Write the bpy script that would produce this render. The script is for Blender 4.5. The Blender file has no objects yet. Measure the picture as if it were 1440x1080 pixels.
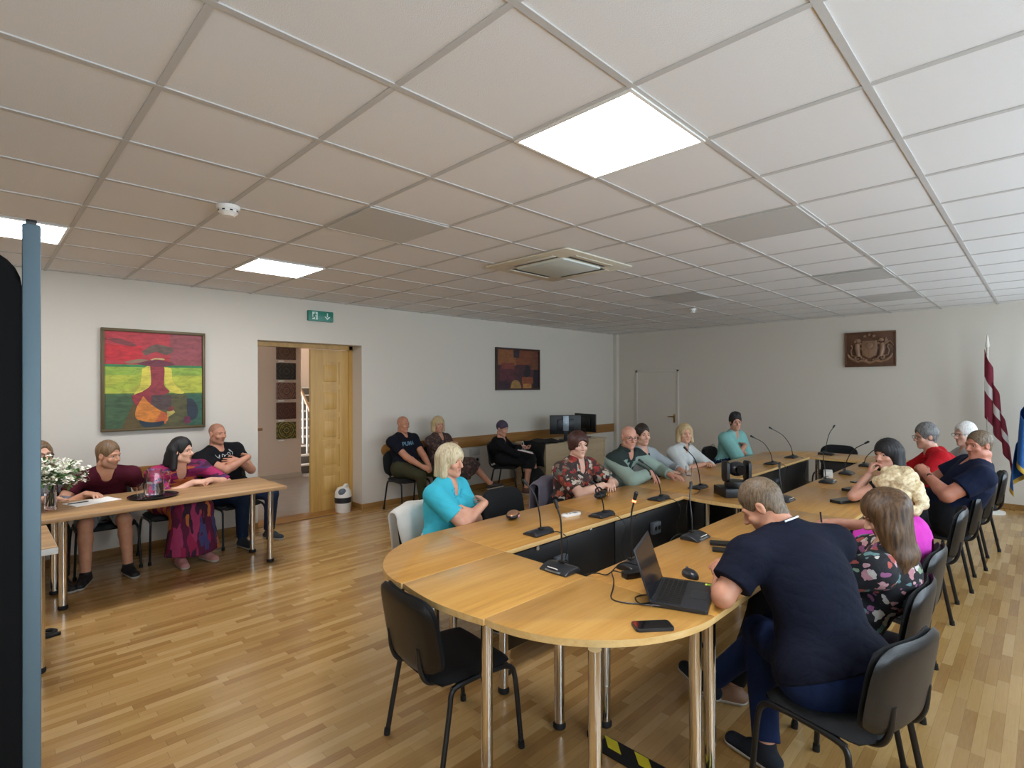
SKY, EXPO, LED = 3.7, 1.72, 9.3
import bpy, bmesh, math, random
import numpy as np
from mathutils import Vector, Matrix
from mathutils.bvhtree import BVHTree
random.seed(7)
SC = bpy.context.scene
COL = SC.collection
PI = math.pi

# ---------------------------------------------------------------- materials
def lin(c):
    if isinstance(c, str):
        c = c.lstrip('#'); c = [int(c[i:i+2], 16)/255 for i in (0, 2, 4)]
        c = [x/12.92 if x <= .04045 else ((x+.055)/1.055)**2.4 for x in c]
    return (c[0], c[1], c[2], 1)
MATS = {}
class NT:
    def __init__(s, name):
        s.m = bpy.data.materials.new(name); s.m.use_nodes = True
        s.t = s.m.node_tree; s.b = s.t.nodes['Principled BSDF']
    def n(s, kind, **kw):
        nd = s.t.nodes.new('ShaderNode'+kind)
        for k, v in kw.items():
            if k.startswith('i_'):
                key = k[2:]; key = int(key) if key.isdigit() else key.replace('_', ' ')
                nd.inputs[key].default_value = v
            else: setattr(nd, k, v)
        return nd
    def l(s, a, b): s.t.links.new(a, b)
    def math(s, op, a, b=None, c=None):
        nd = s.n('Math', operation=op)
        for i, x in enumerate((a, b, c)):
            if x is None: continue
            if hasattr(x, 'links'): s.l(x, nd.inputs[i])
            else: nd.inputs[i].default_value = x
        return nd.outputs[0]
    def ramp(s, fac, stops, interp='LINEAR'):
        nd = s.n('ValToRGB'); cr = nd.color_ramp; cr.interpolation = interp
        while len(cr.elements) < len(stops): cr.elements.new(.5)
        for e, (p, c) in zip(cr.elements, stops): e.position = p; e.color = lin(c)
        s.l(fac, nd.inputs[0]); return nd.outputs[0]
    def coords(s, scale=(1, 1, 1), kind='Object', rot=(0, 0, 0), loc=(0, 0, 0)):
        tc = s.n('TexCoord'); mp = s.n('Mapping')
        mp.inputs['Scale'].default_value = scale; mp.inputs['Rotation'].default_value = rot; mp.inputs['Location'].default_value = loc
        s.l(tc.outputs[kind], mp.inputs[0]); return mp.outputs[0]
    def noise(s, vec, scale, detail=3, rough=.5, dist=0):
        nd = s.n('TexNoise', i_Scale=scale, i_Detail=detail, i_Roughness=rough, i_Distortion=dist)
        s.l(vec, nd.inputs['Vector']); return nd.outputs[0]
    def mix(s, fac, a, b, blend='MIX'):
        nd = s.n('Mix', data_type='RGBA', blend_type=blend)
        for i, x in ((0, fac), (6, a), (7, b)):
            if hasattr(x, 'links'): s.l(x, nd.inputs[i])
            else: nd.inputs[i].default_value = x if i == 0 else lin(x)
        return nd.outputs[2]
    def bump(s, h, strength=.2, dist=.01):
        nd = s.n('Bump', i_Strength=strength, i_Distance=dist); s.l(h, nd.inputs['Height'])
        s.l(nd.outputs[0], s.b.inputs['Normal'])
    def set(s, **kw):
        for k, v in kw.items():
            i = s.b.inputs[k.replace('_', ' ')]
            if hasattr(v, 'links'): s.l(v, i)
            else: i.default_value = v
        return s
def mat(name, col, rough=.5, metal=0, bump=0, bscale=60, var=0, **kw):
    if name in MATS: return MATS[name]
    t = NT(name); t.set(Roughness=rough, Metallic=metal, **kw)
    v = t.coords(); nz = t.noise(v, bscale, 4)
    if var:
        a = lin(col); lo = [x*(1-var) for x in a[:3]]; hi = [min(1, x*(1+var)) for x in a[:3]]
        t.set(Base_Color=t.ramp(t.noise(v, bscale*.15, 3), [(.3, lo), (.7, hi)]))
    else: t.set(Base_Color=lin(col))
    if bump: t.bump(nz, bump, .004)
    MATS[name] = t.m; return t.m
def wood(name, c1, c2, c3, axis=0, rough=.35, scale=1.0, coat=0, long=.06, bump=.05):
    if name in MATS: return MATS[name]
    t = NT(name); sc = [1*scale]*3; sc[axis] = long*scale
    v = t.coords(tuple(sc))
    big = t.noise(v, 7, 3, .5, .6); fine = t.noise(v, 60, 5, .6)
    f = t.math('ADD', t.math('MULTIPLY', big, .65), t.math('MULTIPLY', fine, .35))
    t.set(Base_Color=t.ramp(f, [(.34, c1), (.5, c2), (.66, c3)]), Roughness=rough, Coat_Weight=coat, Coat_Roughness=.15)
    t.bump(fine, bump, .002); MATS[name] = t.m; return t.m
def emit(name, col, s):
    t = NT(name); t.set(Base_Color=(0, 0, 0, 1), Emission_Color=lin(col), Emission_Strength=s); MATS[name] = t.m; return t.m
def glass(name, tint='#ffffff', rough=.02):
    t = NT(name); t.set(Base_Color=lin(tint), Roughness=rough, Transmission_Weight=1.0, IOR=1.45); MATS[name] = t.m; return t.m

# ---------------------------------------------------------------- geometry
class G:
    def __init__(s): s.bm = bmesh.new()
    def _tr(s, vs, M):
        if M is not None: bmesh.ops.transform(s.bm, matrix=M, verts=vs)
    def _mi(s, vs, mi):
        if mi:
            st = set(vs)
            for v in vs:
                for f in v.link_faces:
                    if all(w in st for w in f.verts): f.material_index = mi
    def box(s, x0, y0, z0, x1, y1, z1, bev=0, seg=2, mi=0, M=None):
        r = bmesh.ops.create_cube(s.bm, size=1); vs = r['verts']
        for v in vs: v.co = ((x0+x1)/2+v.co.x*(x1-x0), (y0+y1)/2+v.co.y*(y1-y0), (z0+z1)/2+v.co.z*(z1-z0))
        if bev:
            es = list({e for v in vs for e in v.link_edges})
            r = bmesh.ops.bevel(s.bm, geom=es, offset=bev, segments=seg, profile=.5, affect='EDGES')
            vs = list({v for f in r['faces'] for v in f.verts} | {v for v in vs if v.is_valid})
        s._mi(vs, mi); s._tr(vs, M); return s
    def cyl(s, p0, p1, r0, r1=None, n=18, mi=0, M=None):
        p0, p1 = Vector(p0), Vector(p1); d = p1-p0
        r = bmesh.ops.create_cone(s.bm, cap_ends=True, segments=n, radius1=r0, radius2=r0 if r1 is None else r1, depth=d.length)
        vs = r['verts']; q = Vector((0, 0, 1)).rotation_difference(d.normalized()).to_matrix().to_4x4()
        bmesh.ops.transform(s.bm, matrix=Matrix.Translation((p0+p1)/2) @ q, verts=vs)
        s._mi(vs, mi); s._tr(vs, M); return s
    def tube(s, pts, r, n=8, mi=0, M=None, closed=False, flat=None):
        pts = [Vector(p) for p in pts]; rings = []; N = len(pts); up = None
        rr = r if isinstance(r, (list, tuple)) else [r]*N
        for i, p in enumerate(pts):
            a = pts[i-1] if (i or closed) else p; b = pts[(i+1) % N] if (i < N-1 or closed) else p
            t = (b-a).normalized()
            if up is None:
                up = Vector((0, 0, 1)) if abs(t.z) < .9 else Vector((1, 0, 0))
            u = (up-t*up.dot(t)).normalized(); w = t.cross(u); up = u
            rings.append([s.bm.verts.new(p+(u*math.cos(2*PI*k/n)+w*math.sin(2*PI*k/n)*(flat or 1))*rr[i]) for k in range(n)])
        vs = [v for q in rings for v in q]
        for i in range(N if closed else N-1):
            A, B = rings[i], rings[(i+1) % N]
            for k in range(n): s.bm.faces.new((A[k], A[(k+1) % n], B[(k+1) % n], B[k]))
        if not closed:
            s.bm.faces.new(rings[0][::-1]); s.bm.faces.new(rings[-1])
        s._mi(vs, mi); s._tr(vs, M); return s
    def prism(s, poly, z0, z1, bev=0, mi=0, M=None, seg=2):
        A = [s.bm.verts.new((p[0], p[1], z0)) for p in poly]; B = [s.bm.verts.new((p[0], p[1], z1)) for p in poly]
        n = len(poly); s.bm.faces.new(A[::-1]); top = s.bm.faces.new(B)
        for k in range(n): s.bm.faces.new((A[k], A[(k+1) % n], B[(k+1) % n], B[k]))
        vs = A+B
        if bev:
            es = [e for e in {e for v in vs for e in v.link_edges} if abs(e.verts[0].co.z-e.verts[1].co.z) < 1e-6]
            r = bmesh.ops.bevel(s.bm, geom=es, offset=bev, segments=seg, profile=.5, affect='EDGES')
            vs = list({v for f in r['faces'] for v in f.verts} | {v for v in vs if v.is_valid})
        s._mi(vs, mi); s._tr(vs, M); return s
    def lathe(s, prof, n=24, mi=0, M=None):
        rings = []
        for r, z in prof: rings.append([s.bm.verts.new((r*math.cos(2*PI*k/n), r*math.sin(2*PI*k/n), z)) for k in range(n)])
        vs = [v for q in rings for v in q]
        for A, B in zip(rings, rings[1:]):
            for k in range(n): s.bm.faces.new((A[k], A[(k+1) % n], B[(k+1) % n], B[k]))
        if prof[0][0] > 1e-5: s.bm.faces.new(rings[0][::-1])
        if prof[-1][0] > 1e-5: s.bm.faces.new(rings[-1])
        s._mi(vs, mi); s._tr(vs, M); return s
    def ball(s, c, r, mi=0, M=None, u=14, v=9):
        q = bmesh.ops.create_uvsphere(s.bm, u_segments=u, v_segments=v, radius=1); vs = q['verts']
        r = r if isinstance(r, (tuple, list)) else (r, r, r)
        for w in vs: w.co = (c[0]+w.co.x*r[0], c[1]+w.co.y*r[1], c[2]+w.co.z*r[2])
        s._mi(vs, mi); s._tr(vs, M); return s
    def quad(s, pts, mi=0):
        f = s.bm.faces.new([s.bm.verts.new(p) for p in pts]); f.material_index = mi; return s
    def grid(s, fn, nu, nv, mi=0):
        V = [[s.bm.verts.new(fn(i/nu, j/nv)) for j in range(nv+1)] for i in range(nu+1)]
        for i in range(nu):
            for j in range(nv):
                f = s.bm.faces.new((V[i][j], V[i+1][j], V[i+1][j+1], V[i][j+1])); f.material_index = mi
        return s
    def obj(s, name, mats, parent=None, loc=None, rz=0, ang=35):
        bmesh.ops.remove_doubles(s.bm, verts=s.bm.verts, dist=1e-6)
        bmesh.ops.recalc_face_normals(s.bm, faces=s.bm.faces)
        me = bpy.data.meshes.new(name); s.bm.to_mesh(me); s.bm.free()
        for m in (mats if isinstance(mats, (list, tuple)) else [mats]): me.materials.append(m)
        me.polygons.foreach_set('use_smooth', [True]*len(me.polygons)); me.set_sharp_from_angle(angle=math.radians(ang))
        o = bpy.data.objects.new(name, me); COL.objects.link(o)
        if parent is not None: o.parent = parent
        if loc is not None: o.location = loc
        o.rotation_euler = (0, 0, rz); return o
def tag(o, label, cat, group=None):
    o['label'] = label; o['category'] = cat
    if group: o['group'] = group
    return o
def thing(name, label, cat, loc=(0, 0, 0), rz=0, group=None):
    o = bpy.data.objects.new(name, None); COL.objects.link(o); o.location = loc; o.rotation_euler = (0, 0, rz)
    o.empty_display_size = .1
    return tag(o, label, cat, group)
def struct(o): o['kind'] = 'structure'; return o
def kids(o): return [c for c in bpy.data.objects if c.parent == o]
CHILD = {}
def dup(root, loc, rz, label, group=None):
    r = root.copy(); COL.objects.link(r); r.location = loc; r.rotation_euler = (0, 0, rz); r['label'] = label
    if group: r['group'] = group
    if root.name not in CHILD: CHILD[root.name] = [(c, kids(c)) for c in kids(root)]
    for c, gs in CHILD[root.name]:
        d = c.copy(); COL.objects.link(d); d.parent = r
        for g in gs:
            e = g.copy(); COL.objects.link(e); e.parent = d
    return r
def arc(cx, cy, r, a0, a1, n, ry=None):
    return [(cx+r*math.cos(math.radians(a0+(a1-a0)*i/n)), cy+(ry or r)*math.sin(math.radians(a0+(a1-a0)*i/n))) for i in range(n+1)]
def rrect(x0, y0, x1, y1, r, n=6):
    return arc(x1-r, y1-r, r, 0, 90, n)+arc(x0+r, y1-r, r, 90, 180, n)+arc(x0+r, y0+r, r, 180, 270, n)+arc(x1-r, y0+r, r, 270, 360, n)
def spline(pts, n=8):
    P = [Vector(p) for p in pts]; P = [P[0]*2-P[1]]+P+[P[-1]*2-P[-2]]; out = []
    for i in range(1, len(P)-2):
        for k in range(n):
            t = k/n; a, b, c, d = P[i-1:i+3]
            out.append(.5*((2*b)+(c-a)*t+(2*a-5*b+4*c-d)*t*t+(3*b-a-3*c+d)*t**3))
    out.append(P[-2]); return out
def textmesh(s, size, bold=0):
    cu = bpy.data.curves.new('t', 'FONT'); cu.body = s; cu.size = size; cu.align_x = 'CENTER'; cu.align_y = 'CENTER'; cu.offset = bold
    o = bpy.data.objects.new('t', cu); dg = bpy.context.evaluated_depsgraph_get()
    COL.objects.link(o); dg.update(); me = bpy.data.meshes.new_from_object(o.evaluated_get(dg))
    bpy.data.objects.remove(o); bpy.data.curves.remove(cu); return me
def basis(x, y, z, o): # columns
    return Matrix(((x[0], y[0], z[0], o[0]), (x[1], y[1], z[1], o[1]), (x[2], y[2], z[2], o[2]), (0, 0, 0, 1)))
# ---------------------------------------------------------------- shared materials
WALLY, BACKX, CEIL = 6.55, 9.75, 2.744
M_wall = mat('wall_paint', '#d3cdc2', .9, bump=.12, bscale=180)
M_hall = mat('hall_paint', '#d0baa6', .9, bump=.1, bscale=150)
M_tile = mat('ceiling_tile', '#e2e1e0', .95, bump=.45, bscale=240)
M_bar = mat('ceiling_bar', '#bfbdba', .6)
M_white = mat('white_plastic', '#e9e7e2', .35)
M_offwhite = mat('cream_plastic', '#d8d2c0', .4)
M_black = mat('black_plastic', '#0b0b0d', .38, bump=.15, bscale=400)
M_blackm = mat('black_metal', '#101012', .4, 0)
M_fabric = mat('black_upholstery', '#0a0b0d', .85, bump=.4, bscale=500)
M_shell = mat('chair_shell', '#0b0c0d', .38, bump=.25, bscale=350)
M_chrome = mat('chrome', '#d9d4cc', .13, 1)
M_dark = mat('dark_plastic', '#22252a', .3)
M_grey = mat('grey_plastic', '#5d6670', .35)
M_rubber = mat('rubber', '#0b0b0c', .7)
M_oak = wood('honey_oak', '#a27336', '#c08c44', '#cf9e55', 0, .3, 1.3, .25)
M_oakedge_lit = wood('oak_edge_lit', '#cda363', '#dcb678', '#e6c48a', 0, .35, 1.3)  # edge tone lightened to put window light into the table edge colour
M_oakY = wood('honey_oak_cross', '#a27336', '#c08c44', '#cf9e55', 1, .3, 1.3, .25)
M_oakd = wood('honey_oak_swirl', '#a67638', '#c59248', '#d5a65c', 0, .3, 1.1, .25)
M_lightoak = wood('pale_oak', '#8c6a45', '#a9845a', '#bd9a70', 0, .4, 1.6)
M_rail = wood('rail_oak', '#8a5e2c', '#9c6e36', '#ad7d42', 0, .4, 1.2)
M_base = wood('baseboard_oak', '#85602f', '#966f3b', '#a67e48', 0, .4, 1.2)
M_door = wood('door_pine', '#b28a45', '#c29a54', '#cfa862', 2, .4, 1.2)
M_beech = wood('beech_board', '#b9a585', '#c4b190', '#cdbb9c', 0, .5, 1)
M_screen = mat('screen_glass', '#05060a', .12)

# floor: oak strips running along the long wall
t = NT('oak_parquet'); tc = t.n('TexCoord'); sx = t.n('SeparateXYZ'); t.l(tc.outputs['Object'], sx.inputs[0])
W_, L_ = .05, .4
row = t.math('FLOOR', t.math('DIVIDE', sx.outputs[1], W_))
wn = t.n('TexWhiteNoise', noise_dimensions='1D'); t.l(row, wn.inputs['W'])
xx = t.math('ADD', t.math('DIVIDE', sx.outputs[0], L_), t.math('MULTIPLY', wn.outputs[0], 7.3))
cell = t.math('FLOOR', xx)
cv = t.n('CombineXYZ'); t.l(row, cv.inputs[0]); t.l(cell, cv.inputs[1])
wn2 = t.n('TexWhiteNoise', noise_dimensions='2D'); t.l(cv.outputs[0], wn2.inputs[0])
v = t.coords((.9, 12, 1)); gr = t.noise(v, 9, 5, .6); 
f = t.math('ADD', t.math('MULTIPLY', wn2.outputs[0], .62), t.math('MULTIPLY', gr, .4))
colr = t.ramp(f, [(.12, '#956d3d'), (.35, '#a8814b'), (.6, '#b69058'), (.9, '#c6a36e')])
fy = t.math('FRACT', t.math('DIVIDE', sx.outputs[1], W_)); fx = t.math('FRACT', xx)
gy = t.math('LESS_THAN', fy, .022); gx = t.math('LESS_THAN', fx, .004); gap = t.math('MAXIMUM', gy, gx)
worn = t.noise(t.coords((1, 1, 1)), 1.3, 5, .65)
wornf = t.math('MULTIPLY', t.math('SUBTRACT', worn, .5, None), .35)
colr = t.mix(wornf, colr, '#6d5f50'); colr = t.mix(t.math('MULTIPLY', gap, .55), colr, '#4c341c')
t.set(Base_Color=colr, Roughness=t.math('ADD', .2, t.math('MULTIPLY', worn, .06)), Coat_Weight=.3, Coat_Roughness=.12)
t.bump(t.math('SUBTRACT', 1.0, gap), .12, .001); M_floor = t.m

# ---------------------------------------------------------------- room shell
X0, Y0 = -2.6, -1.35
DX0, DX1, DZ = 2.36, 3.71, 2.215      # doorway in the left wall
WT = .34
g = G(); g.box(X0-.3, Y0-.3, -.12, BACKX+.3, WALLY, 0); struct(g.obj('floor', M_floor))
g = G(); g.box(X0-.3, Y0-.3, CEIL+.005, BACKX+.3, WALLY+WT, CEIL+.1); struct(g.obj('ceiling', M_tile))
GX, GY = 1.073, 1.052
g = G()
for k in range(-7, 15):
    x = GX+.6*k
    if X0 < x < BACKX: g.box(x-.012, Y0, CEIL, x+.012, WALLY, CEIL+.0049)
for k in range(-5, 10):
    y = GY+.6*k
    if Y0 < y < WALLY: g.box(X0, y-.013, CEIL-.0006, BACKX, y+.013, CEIL+.0048)
struct(g.obj('ceiling_trim_grid', M_bar))
g = G(); g.box(X0-.3, WALLY, 0, DX0, WALLY+WT, CEIL+.005).box(DX1, WALLY, 0, BACKX+.3, WALLY+WT, CEIL+.005).box(DX0, WALLY, DZ, DX1, WALLY+WT, CEIL+.005)
struct(g.obj('wall_left', M_wall))
g = G(); g.box(BACKX, Y0-.3, 0, BACKX+.3, WALLY, CEIL+.005)
g.box(BACKX-.1, WALLY-.08, 0, BACKX, WALLY, CEIL)
struct(g.obj('wall_back', M_wall))
g = G(); g.box(X0-.3, Y0-.3, 0, X0, WALLY, CEIL+.005); struct(g.obj('wall_near', M_wall))
# right wall with windows
wins = [(-2.1, -.3), (.3, 2.1), (2.7, 4.5), (5.1, 6.9), (7.4, 9.2)]
SILL, HEAD = .85, 2.45
g = G(); xp = X0-.3
for a, b in wins: g.box(xp, Y0-.3, 0, a, Y0, CEIL+.005); xp = b
g.box(xp, Y0-.3, 0, BACKX+.3, Y0, CEIL+.005)
for a, b in wins: g.box(a, Y0-.3, 0, b, Y0, SILL).box(a, Y0-.3, HEAD, b, Y0, CEIL+.005)
struct(g.obj('wall_right', M_wall))
t = NT('window_pane'); 
tr = t.n('BsdfTransparent'); gl = t.n('BsdfGlossy', i_Roughness=.02); mx = t.n('MixShader', i_0=.06)
t.l(tr.outputs[0], mx.inputs[1]); t.l(gl.outputs[0], mx.inputs[2]); t.l(mx.outputs[0], t.t.nodes['Material Output'].inputs[0]); M_pane = t.m
for i, (a, b) in enumerate(wins):
    g = G(); y0, y1 = Y0-.2, Y0-.13; m = (a+b)/2
    for p in ((a, SILL, b, SILL+.07), (a, HEAD-.07, b, HEAD), (a, SILL, a+.07, HEAD), (b-.07, SILL, b, HEAD), (m-.05, SILL, m+.05, HEAD)):
        g.box(p[0], y0, p[1], p[2], y1, p[3])
    w = struct(g.obj('window_%d' % (i+1), M_white))
    g = G(); g.box(a+.07, Y0-.17, SILL+.07, b-.07, Y0-.165, HEAD-.07); g.obj('pane', M_pane, w)
    g = G(); g.box(a-.05, Y0-.13, SILL-.03, b+.05, Y0+.1, SILL, .008); g.obj('window_sill', M_white, w)
# baseboards
def skirting(name, x0, y0, x1, y1):
    g = G(); g.box(x0, y0, 0, x1, y1, .075, .004, 1); struct(g.obj(name, M_base))
skirting('baseboard_left', X0, WALLY-.018, DX0, WALLY); skirting('baseboard_left_far', DX1, WALLY-.018, BACKX-.1, WALLY)
skirting('baseboard_back', BACKX-.018, Y0, BACKX, 5.13); skirting('baseboard_back_corner', BACKX-.018, 6.03, BACKX, WALLY-.08)
skirting('baseboard_jamb', DX1-.018, WALLY, DX1, WALLY+WT-.09)
# protective wall rails
def rail(name, x0, x1, round0):
    zc, hh = .772, .085; pts = []
    if round0: pts += arc(x0+hh, zc, hh, 90, 270, 12)
    else: pts += [(x0, zc+hh), (x0, zc-hh)]
    pts += [(x1, zc-hh), (x1, zc+hh)]
    g = G(); g.prism(pts, 0, .022, .004, M=Matrix(((1, 0, 0, 0), (0, 0, -1, WALLY), (0, 1, 0, 0), (0, 0, 0, 1))))
    struct(g.obj(name, M_rail))
rail('trim_1_wall_rail', 4.0, BACKX-.1, True)
rail('trim_2_wall_rail', X0, 2.2, False)

# plain white door in the back wall, flush with it
g = G(); g.box(BACKX-.012, 5.135, .01, BACKX, 6.01, 1.945); d = struct(g.obj('door_2', M_wall))
g = G()
for b in ((5.135, 0, 5.09, 1.975), (6.055, 0, 6.01, 1.975), (5.09, 1.93, 6.055, 1.975)): 
    g.box(BACKX-.02, min(b[0], b[2]), b[1], BACKX, max(b[0], b[2]), b[3], .004)
g.obj('door_frame', M_wall, d)
g = G(); g.box(BACKX-.02, 5.165, .93, BACKX-.012, 5.205, 1.1, .003).tube([(BACKX-.02, 5.185, 1.05), (BACKX-.055, 5.185, 1.05), (BACKX-.06, 5.2, 1.05), (BACKX-.06, 5.3, 1.05)], .009)
g.obj('door_handle', mat('brass', '#b79a5e', .3, 1), d)

# doorway: frame, right leaf closed, left leaf swung away into the hall
FY = WALLY+WT-.09
g = G(); g.box(DX1-.05, FY, 0, DX1, FY+.09, DZ).box(DX0, FY, 0, DX0+.03, FY+.09, DZ).box(DX0, FY, DZ-.05, DX1, FY+.09, DZ)
struct(g.obj('door_1_frame', M_door))
g = G(); g.box(DX0, WALLY+.02, 0, DX1, FY+.09, .012, .004); struct(g.obj('trim_3_threshold', M_rail))
def leaf(name, w):
    g = G(); H = DZ-.06; fr = .15; th = .042
    zs = [.17+(H-.3)*k/5 for k in range(6)]
    g.box(0, 0, .012, fr, th, H).box(w-fr*.9, 0, .012, w, th, H)
    prev = .012
    for k in range(5):
        a, b = zs[k]+.035, zs[k+1]-.035
        g.box(fr, 0, prev, w-fr*.9, th, a)
        g.box(fr, .014, a, w-fr*.9, th-.014, b)
        g.box(fr+.04, .004, a+.04, w-fr*.9-.04, th-.004, b-.04, .01)
        prev = b
    g.box(fr, 0, prev, w-fr*.9, th, H)
    return g
WL = DX1-.05-3.12
d1 = struct(leaf('door_1', WL).obj('door_1', M_door, loc=(3.12, FY+.02, 0)))
d3 = struct(leaf('door_3', WL).obj('door_3', M_door, loc=(DX0+.035, FY+.1, 0), rz=math.radians(97)))
g = G(); g.tube([(WL-.07, -.0, 1.02), (WL-.07, -.05, 1.02), (WL-.17, -.05, 1.02)], .009).box(WL-.09, -.006, .92, WL-.05, 0, 1.1); g.obj('door_handle', MATS['brass'], d3)
# hall beyond the doorway
HX0, HX1, HY1 = 0.4, 6.4, 9.9
HY0 = WALLY+WT
g = G(); g.box(HX0, WALLY, -.1, HX1, HY1+2.6, -.001); struct(g.obj('floor_hall', mat('hall_floor', '#9b8e82', .3, var=.12, bscale=30)))
g = G(); g.box(HX0, HY0, 3.6, HX1, HY1+2.6, 3.7); struct(g.obj('ceiling_hall', M_hall))
g = G(); g.box(HX0, 9.8, 0, 4.3, 10.0, 3.6).box(4.3, 9.8+2.5, 0, HX1, HY1+2.6, 3.6); struct(g.obj('wall_hall_far', M_hall))
g = G(); g.box(HX1-.1, HY0, 0, HX1, HY1+2.6, 3.6).box(HX0, HY0, 2.744, HX1, HY0+.02, 3.6); struct(g.obj('wall_hall_right', M_hall))
g = G(); g.box(HX0, HY0, 0, HX0+.1, HY0+.7, 3.6).box(HX0, HY1-.6, 0, HX0+.1, HY1, 3.6).box(HX0, HY0+.7, 0, HX0+.1, HY1-.6, .9).box(HX0, HY0+.7, 2.6, HX0+.1, HY1-.6, 3.6); struct(g.obj('wall_hall_left', M_hall))
g = G()
for p in ((HY0+.7, .9, HY1-.6, .97), (HY0+.7, 2.53, HY1-.6, 2.6), (HY0+.7, .9, HY0+.77, 2.6), (HY1-.67, .9, HY1-.6, 2.6), (8.3, .9, 8.4, 2.6)): g.box(HX0, p[0], p[1], HX0+.08, p[2], p[3])
w = struct(g.obj('window_6', M_white)); g = G(); g.box(HX0+.03, HY0+.77, .97, HX0+.035, HY1-.67, 2.53); g.obj('pane', M_pane, w)
g = G(); g.box(HX0+.1, 9.77, 0, 4.3, 9.8, .09); struct(g.obj('baseboard_hall', mat('hall_skirt', '#b9a894', .6)))
# stairs climbing away to the right of the hall
g = G()
for k in range(10):
    g.box(4.32, 10.1+.17*k, 0, 6.2, 10.1+.17*(k+1), .165*(k+1)-.03); 
st = struct(g.obj('floor_hall_stairs', mat('stair_riser', '#5d5752', .7)))
g = G()
for k in range(10): g.box(4.32, 10.08+.17*k, .165*(k+1)-.03, 6.2, 10.1+.17*(k+1), .165*(k+1), .004)
g.obj('tread', mat('stair_tread', '#cfc7bd', .5), st)
rg = thing('stair_railing', 'white stair railing with a brown wooden handrail seen through the open doorway', 'railing', (4.64, 9.95, 0))
g = G(); g.tube([(0, .1, 1.08), (0, 1.9, 2.85)], .03); g.obj('handrail', mat('handrail_wood', '#9a7450', .4), rg)
for k in range(9):
    g = G(); g.box(-.014, .14+.19*k, .165+.165*1.1*k, .014, .168+.19*k, 1.1+.185*k); g.obj('baluster', M_white, rg)
lh = thing('hall_handrail', 'short brown wooden rail on a post beside the left edge of the doorway', 'handrail', (3.4, 9.3, 0))
g = G(); g.tube([(-.5, 0, .95), (.02, 0, .95)], .025); g.obj('rail', MATS['handrail_wood'], lh)
g = G(); g.tube([(-.14, 0, 0), (-.14, 0, .94)], .014); g.obj('post', M_chrome, lh)
# woven squares on the hall wall
t = NT('woven_square'); tcx = t.n('TexCoord'); 
def woven(name, c1, c2, c3, sc):
    t = NT(name); v = t.coords((sc, 1, sc), loc=(0, 0, 0))
    ax = t.n('SeparateXYZ'); t.l(v, ax.inputs[0])
    a = t.math('ABSOLUTE', ax.outputs[0]); b = t.math('ABSOLUTE', ax.outputs[2])
    d = t.math('ADD', a, b); w1 = t.math('FRACT', t.math('MULTIPLY', d, 2.2)); m = t.math('FRACT', t.math('MULTIPLY', t.math('MAXIMUM', a, b), 2.6))
    f = t.math('ADD', t.math('MULTIPLY', w1, .6), t.math('MULTIPLY', m, .4))
    t.set(Base_Color=t.ramp(f, [(.25, c1), (.5, c2), (.7, c3)], 'CONSTANT'), Roughness=.95); return t.m
cols = [('#5e4436', '#6d5243', '#4a362c', 5), ('#2e2a26', '#3c3833', '#4b463d', 6), ('#6d4a3e', '#85685a', '#4a3832', 5), ('#4d3028', '#6b4234', '#3a2a24', 6), ('#4b4526', '#8a7a34', '#2f2c1e', 5)]
zs = [2.3, 1.94, 1.585, 1.225, .87]
lbs = ['cut off at the top by the door frame', 'nearly black, second from top', 'reddish with pale cross, middle of five', 'dark red-brown, fourth from top', 'olive and yellow, lowest of five']
for c, z, lb in zip(cols, zs, lbs):
    g = G(); g.box(-.175, -.012, -.15, .175, .012, .15, .004); 
    o = g.obj('woven_panel', woven('woven_'+c[0][1:], *c), loc=(4.02, 9.78, z))
    tag(o, 'woven square on the hall wall, '+lb, 'textile panel', 'woven panels in the hall')
    g = G(); g.box(-.14, -.004, -.19, -.04, .004, -.165); g.obj('caption_card', M_white, o)

# ---------------------------------------------------------------- ceiling fittings
M_led = emit('led_diffuser', '#f7f8fc', LED)
M_off = mat('led_off', '#c2c1be', .5)
for k, (cx, cy, on, lb) in enumerate([(1.973, 1.352, 1, 'brightly lit square ceiling panel above the near end of the oval table'), (1.973, 4.95, 1, 'lit square ceiling panel above the side table by the wall painting'),
    (.167, 4.95, 1, 'lit square ceiling panel partly hidden behind the display'), (.167, 1.352, 1, 'lit ceiling panel overhead near the camera'),
    (1.973, 3.15, 0, 'grey unlit ceiling panel left of the air conditioner'), (3.773, 1.352, 0, 'grey unlit ceiling panel right of the air conditioner'), (6.2, 1.352, 0, 'grey unlit ceiling panel behind the one right of the air conditioner'),
    (7.97, 1.352, 0, 'grey unlit ceiling panel nearest the carved plaque'), (6.2, 3.15, 0, 'grey unlit ceiling panel beside the far smoke detector')]):
    if k == 3: continue
    r = thing('ceiling_light', lb, 'ceiling light', (cx, cy, CEIL-.004), 0, 'ceiling light panels')
    g = G(); 
    for b in ((-.297, -.297, .297, -.282), (-.297, .282, .297, .297), (-.297, -.282, -.282, .282), (.282, -.282, .297, .282)): g.box(b[0], b[1], -.004, b[2], b[3], .003)
    g.obj('frame', M_white if on else M_off, r)
    g = G(); g.box(-.282, -.282, -.002, .282, .282, .003); g.obj('diffuser', M_led if on else M_off, r)
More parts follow.
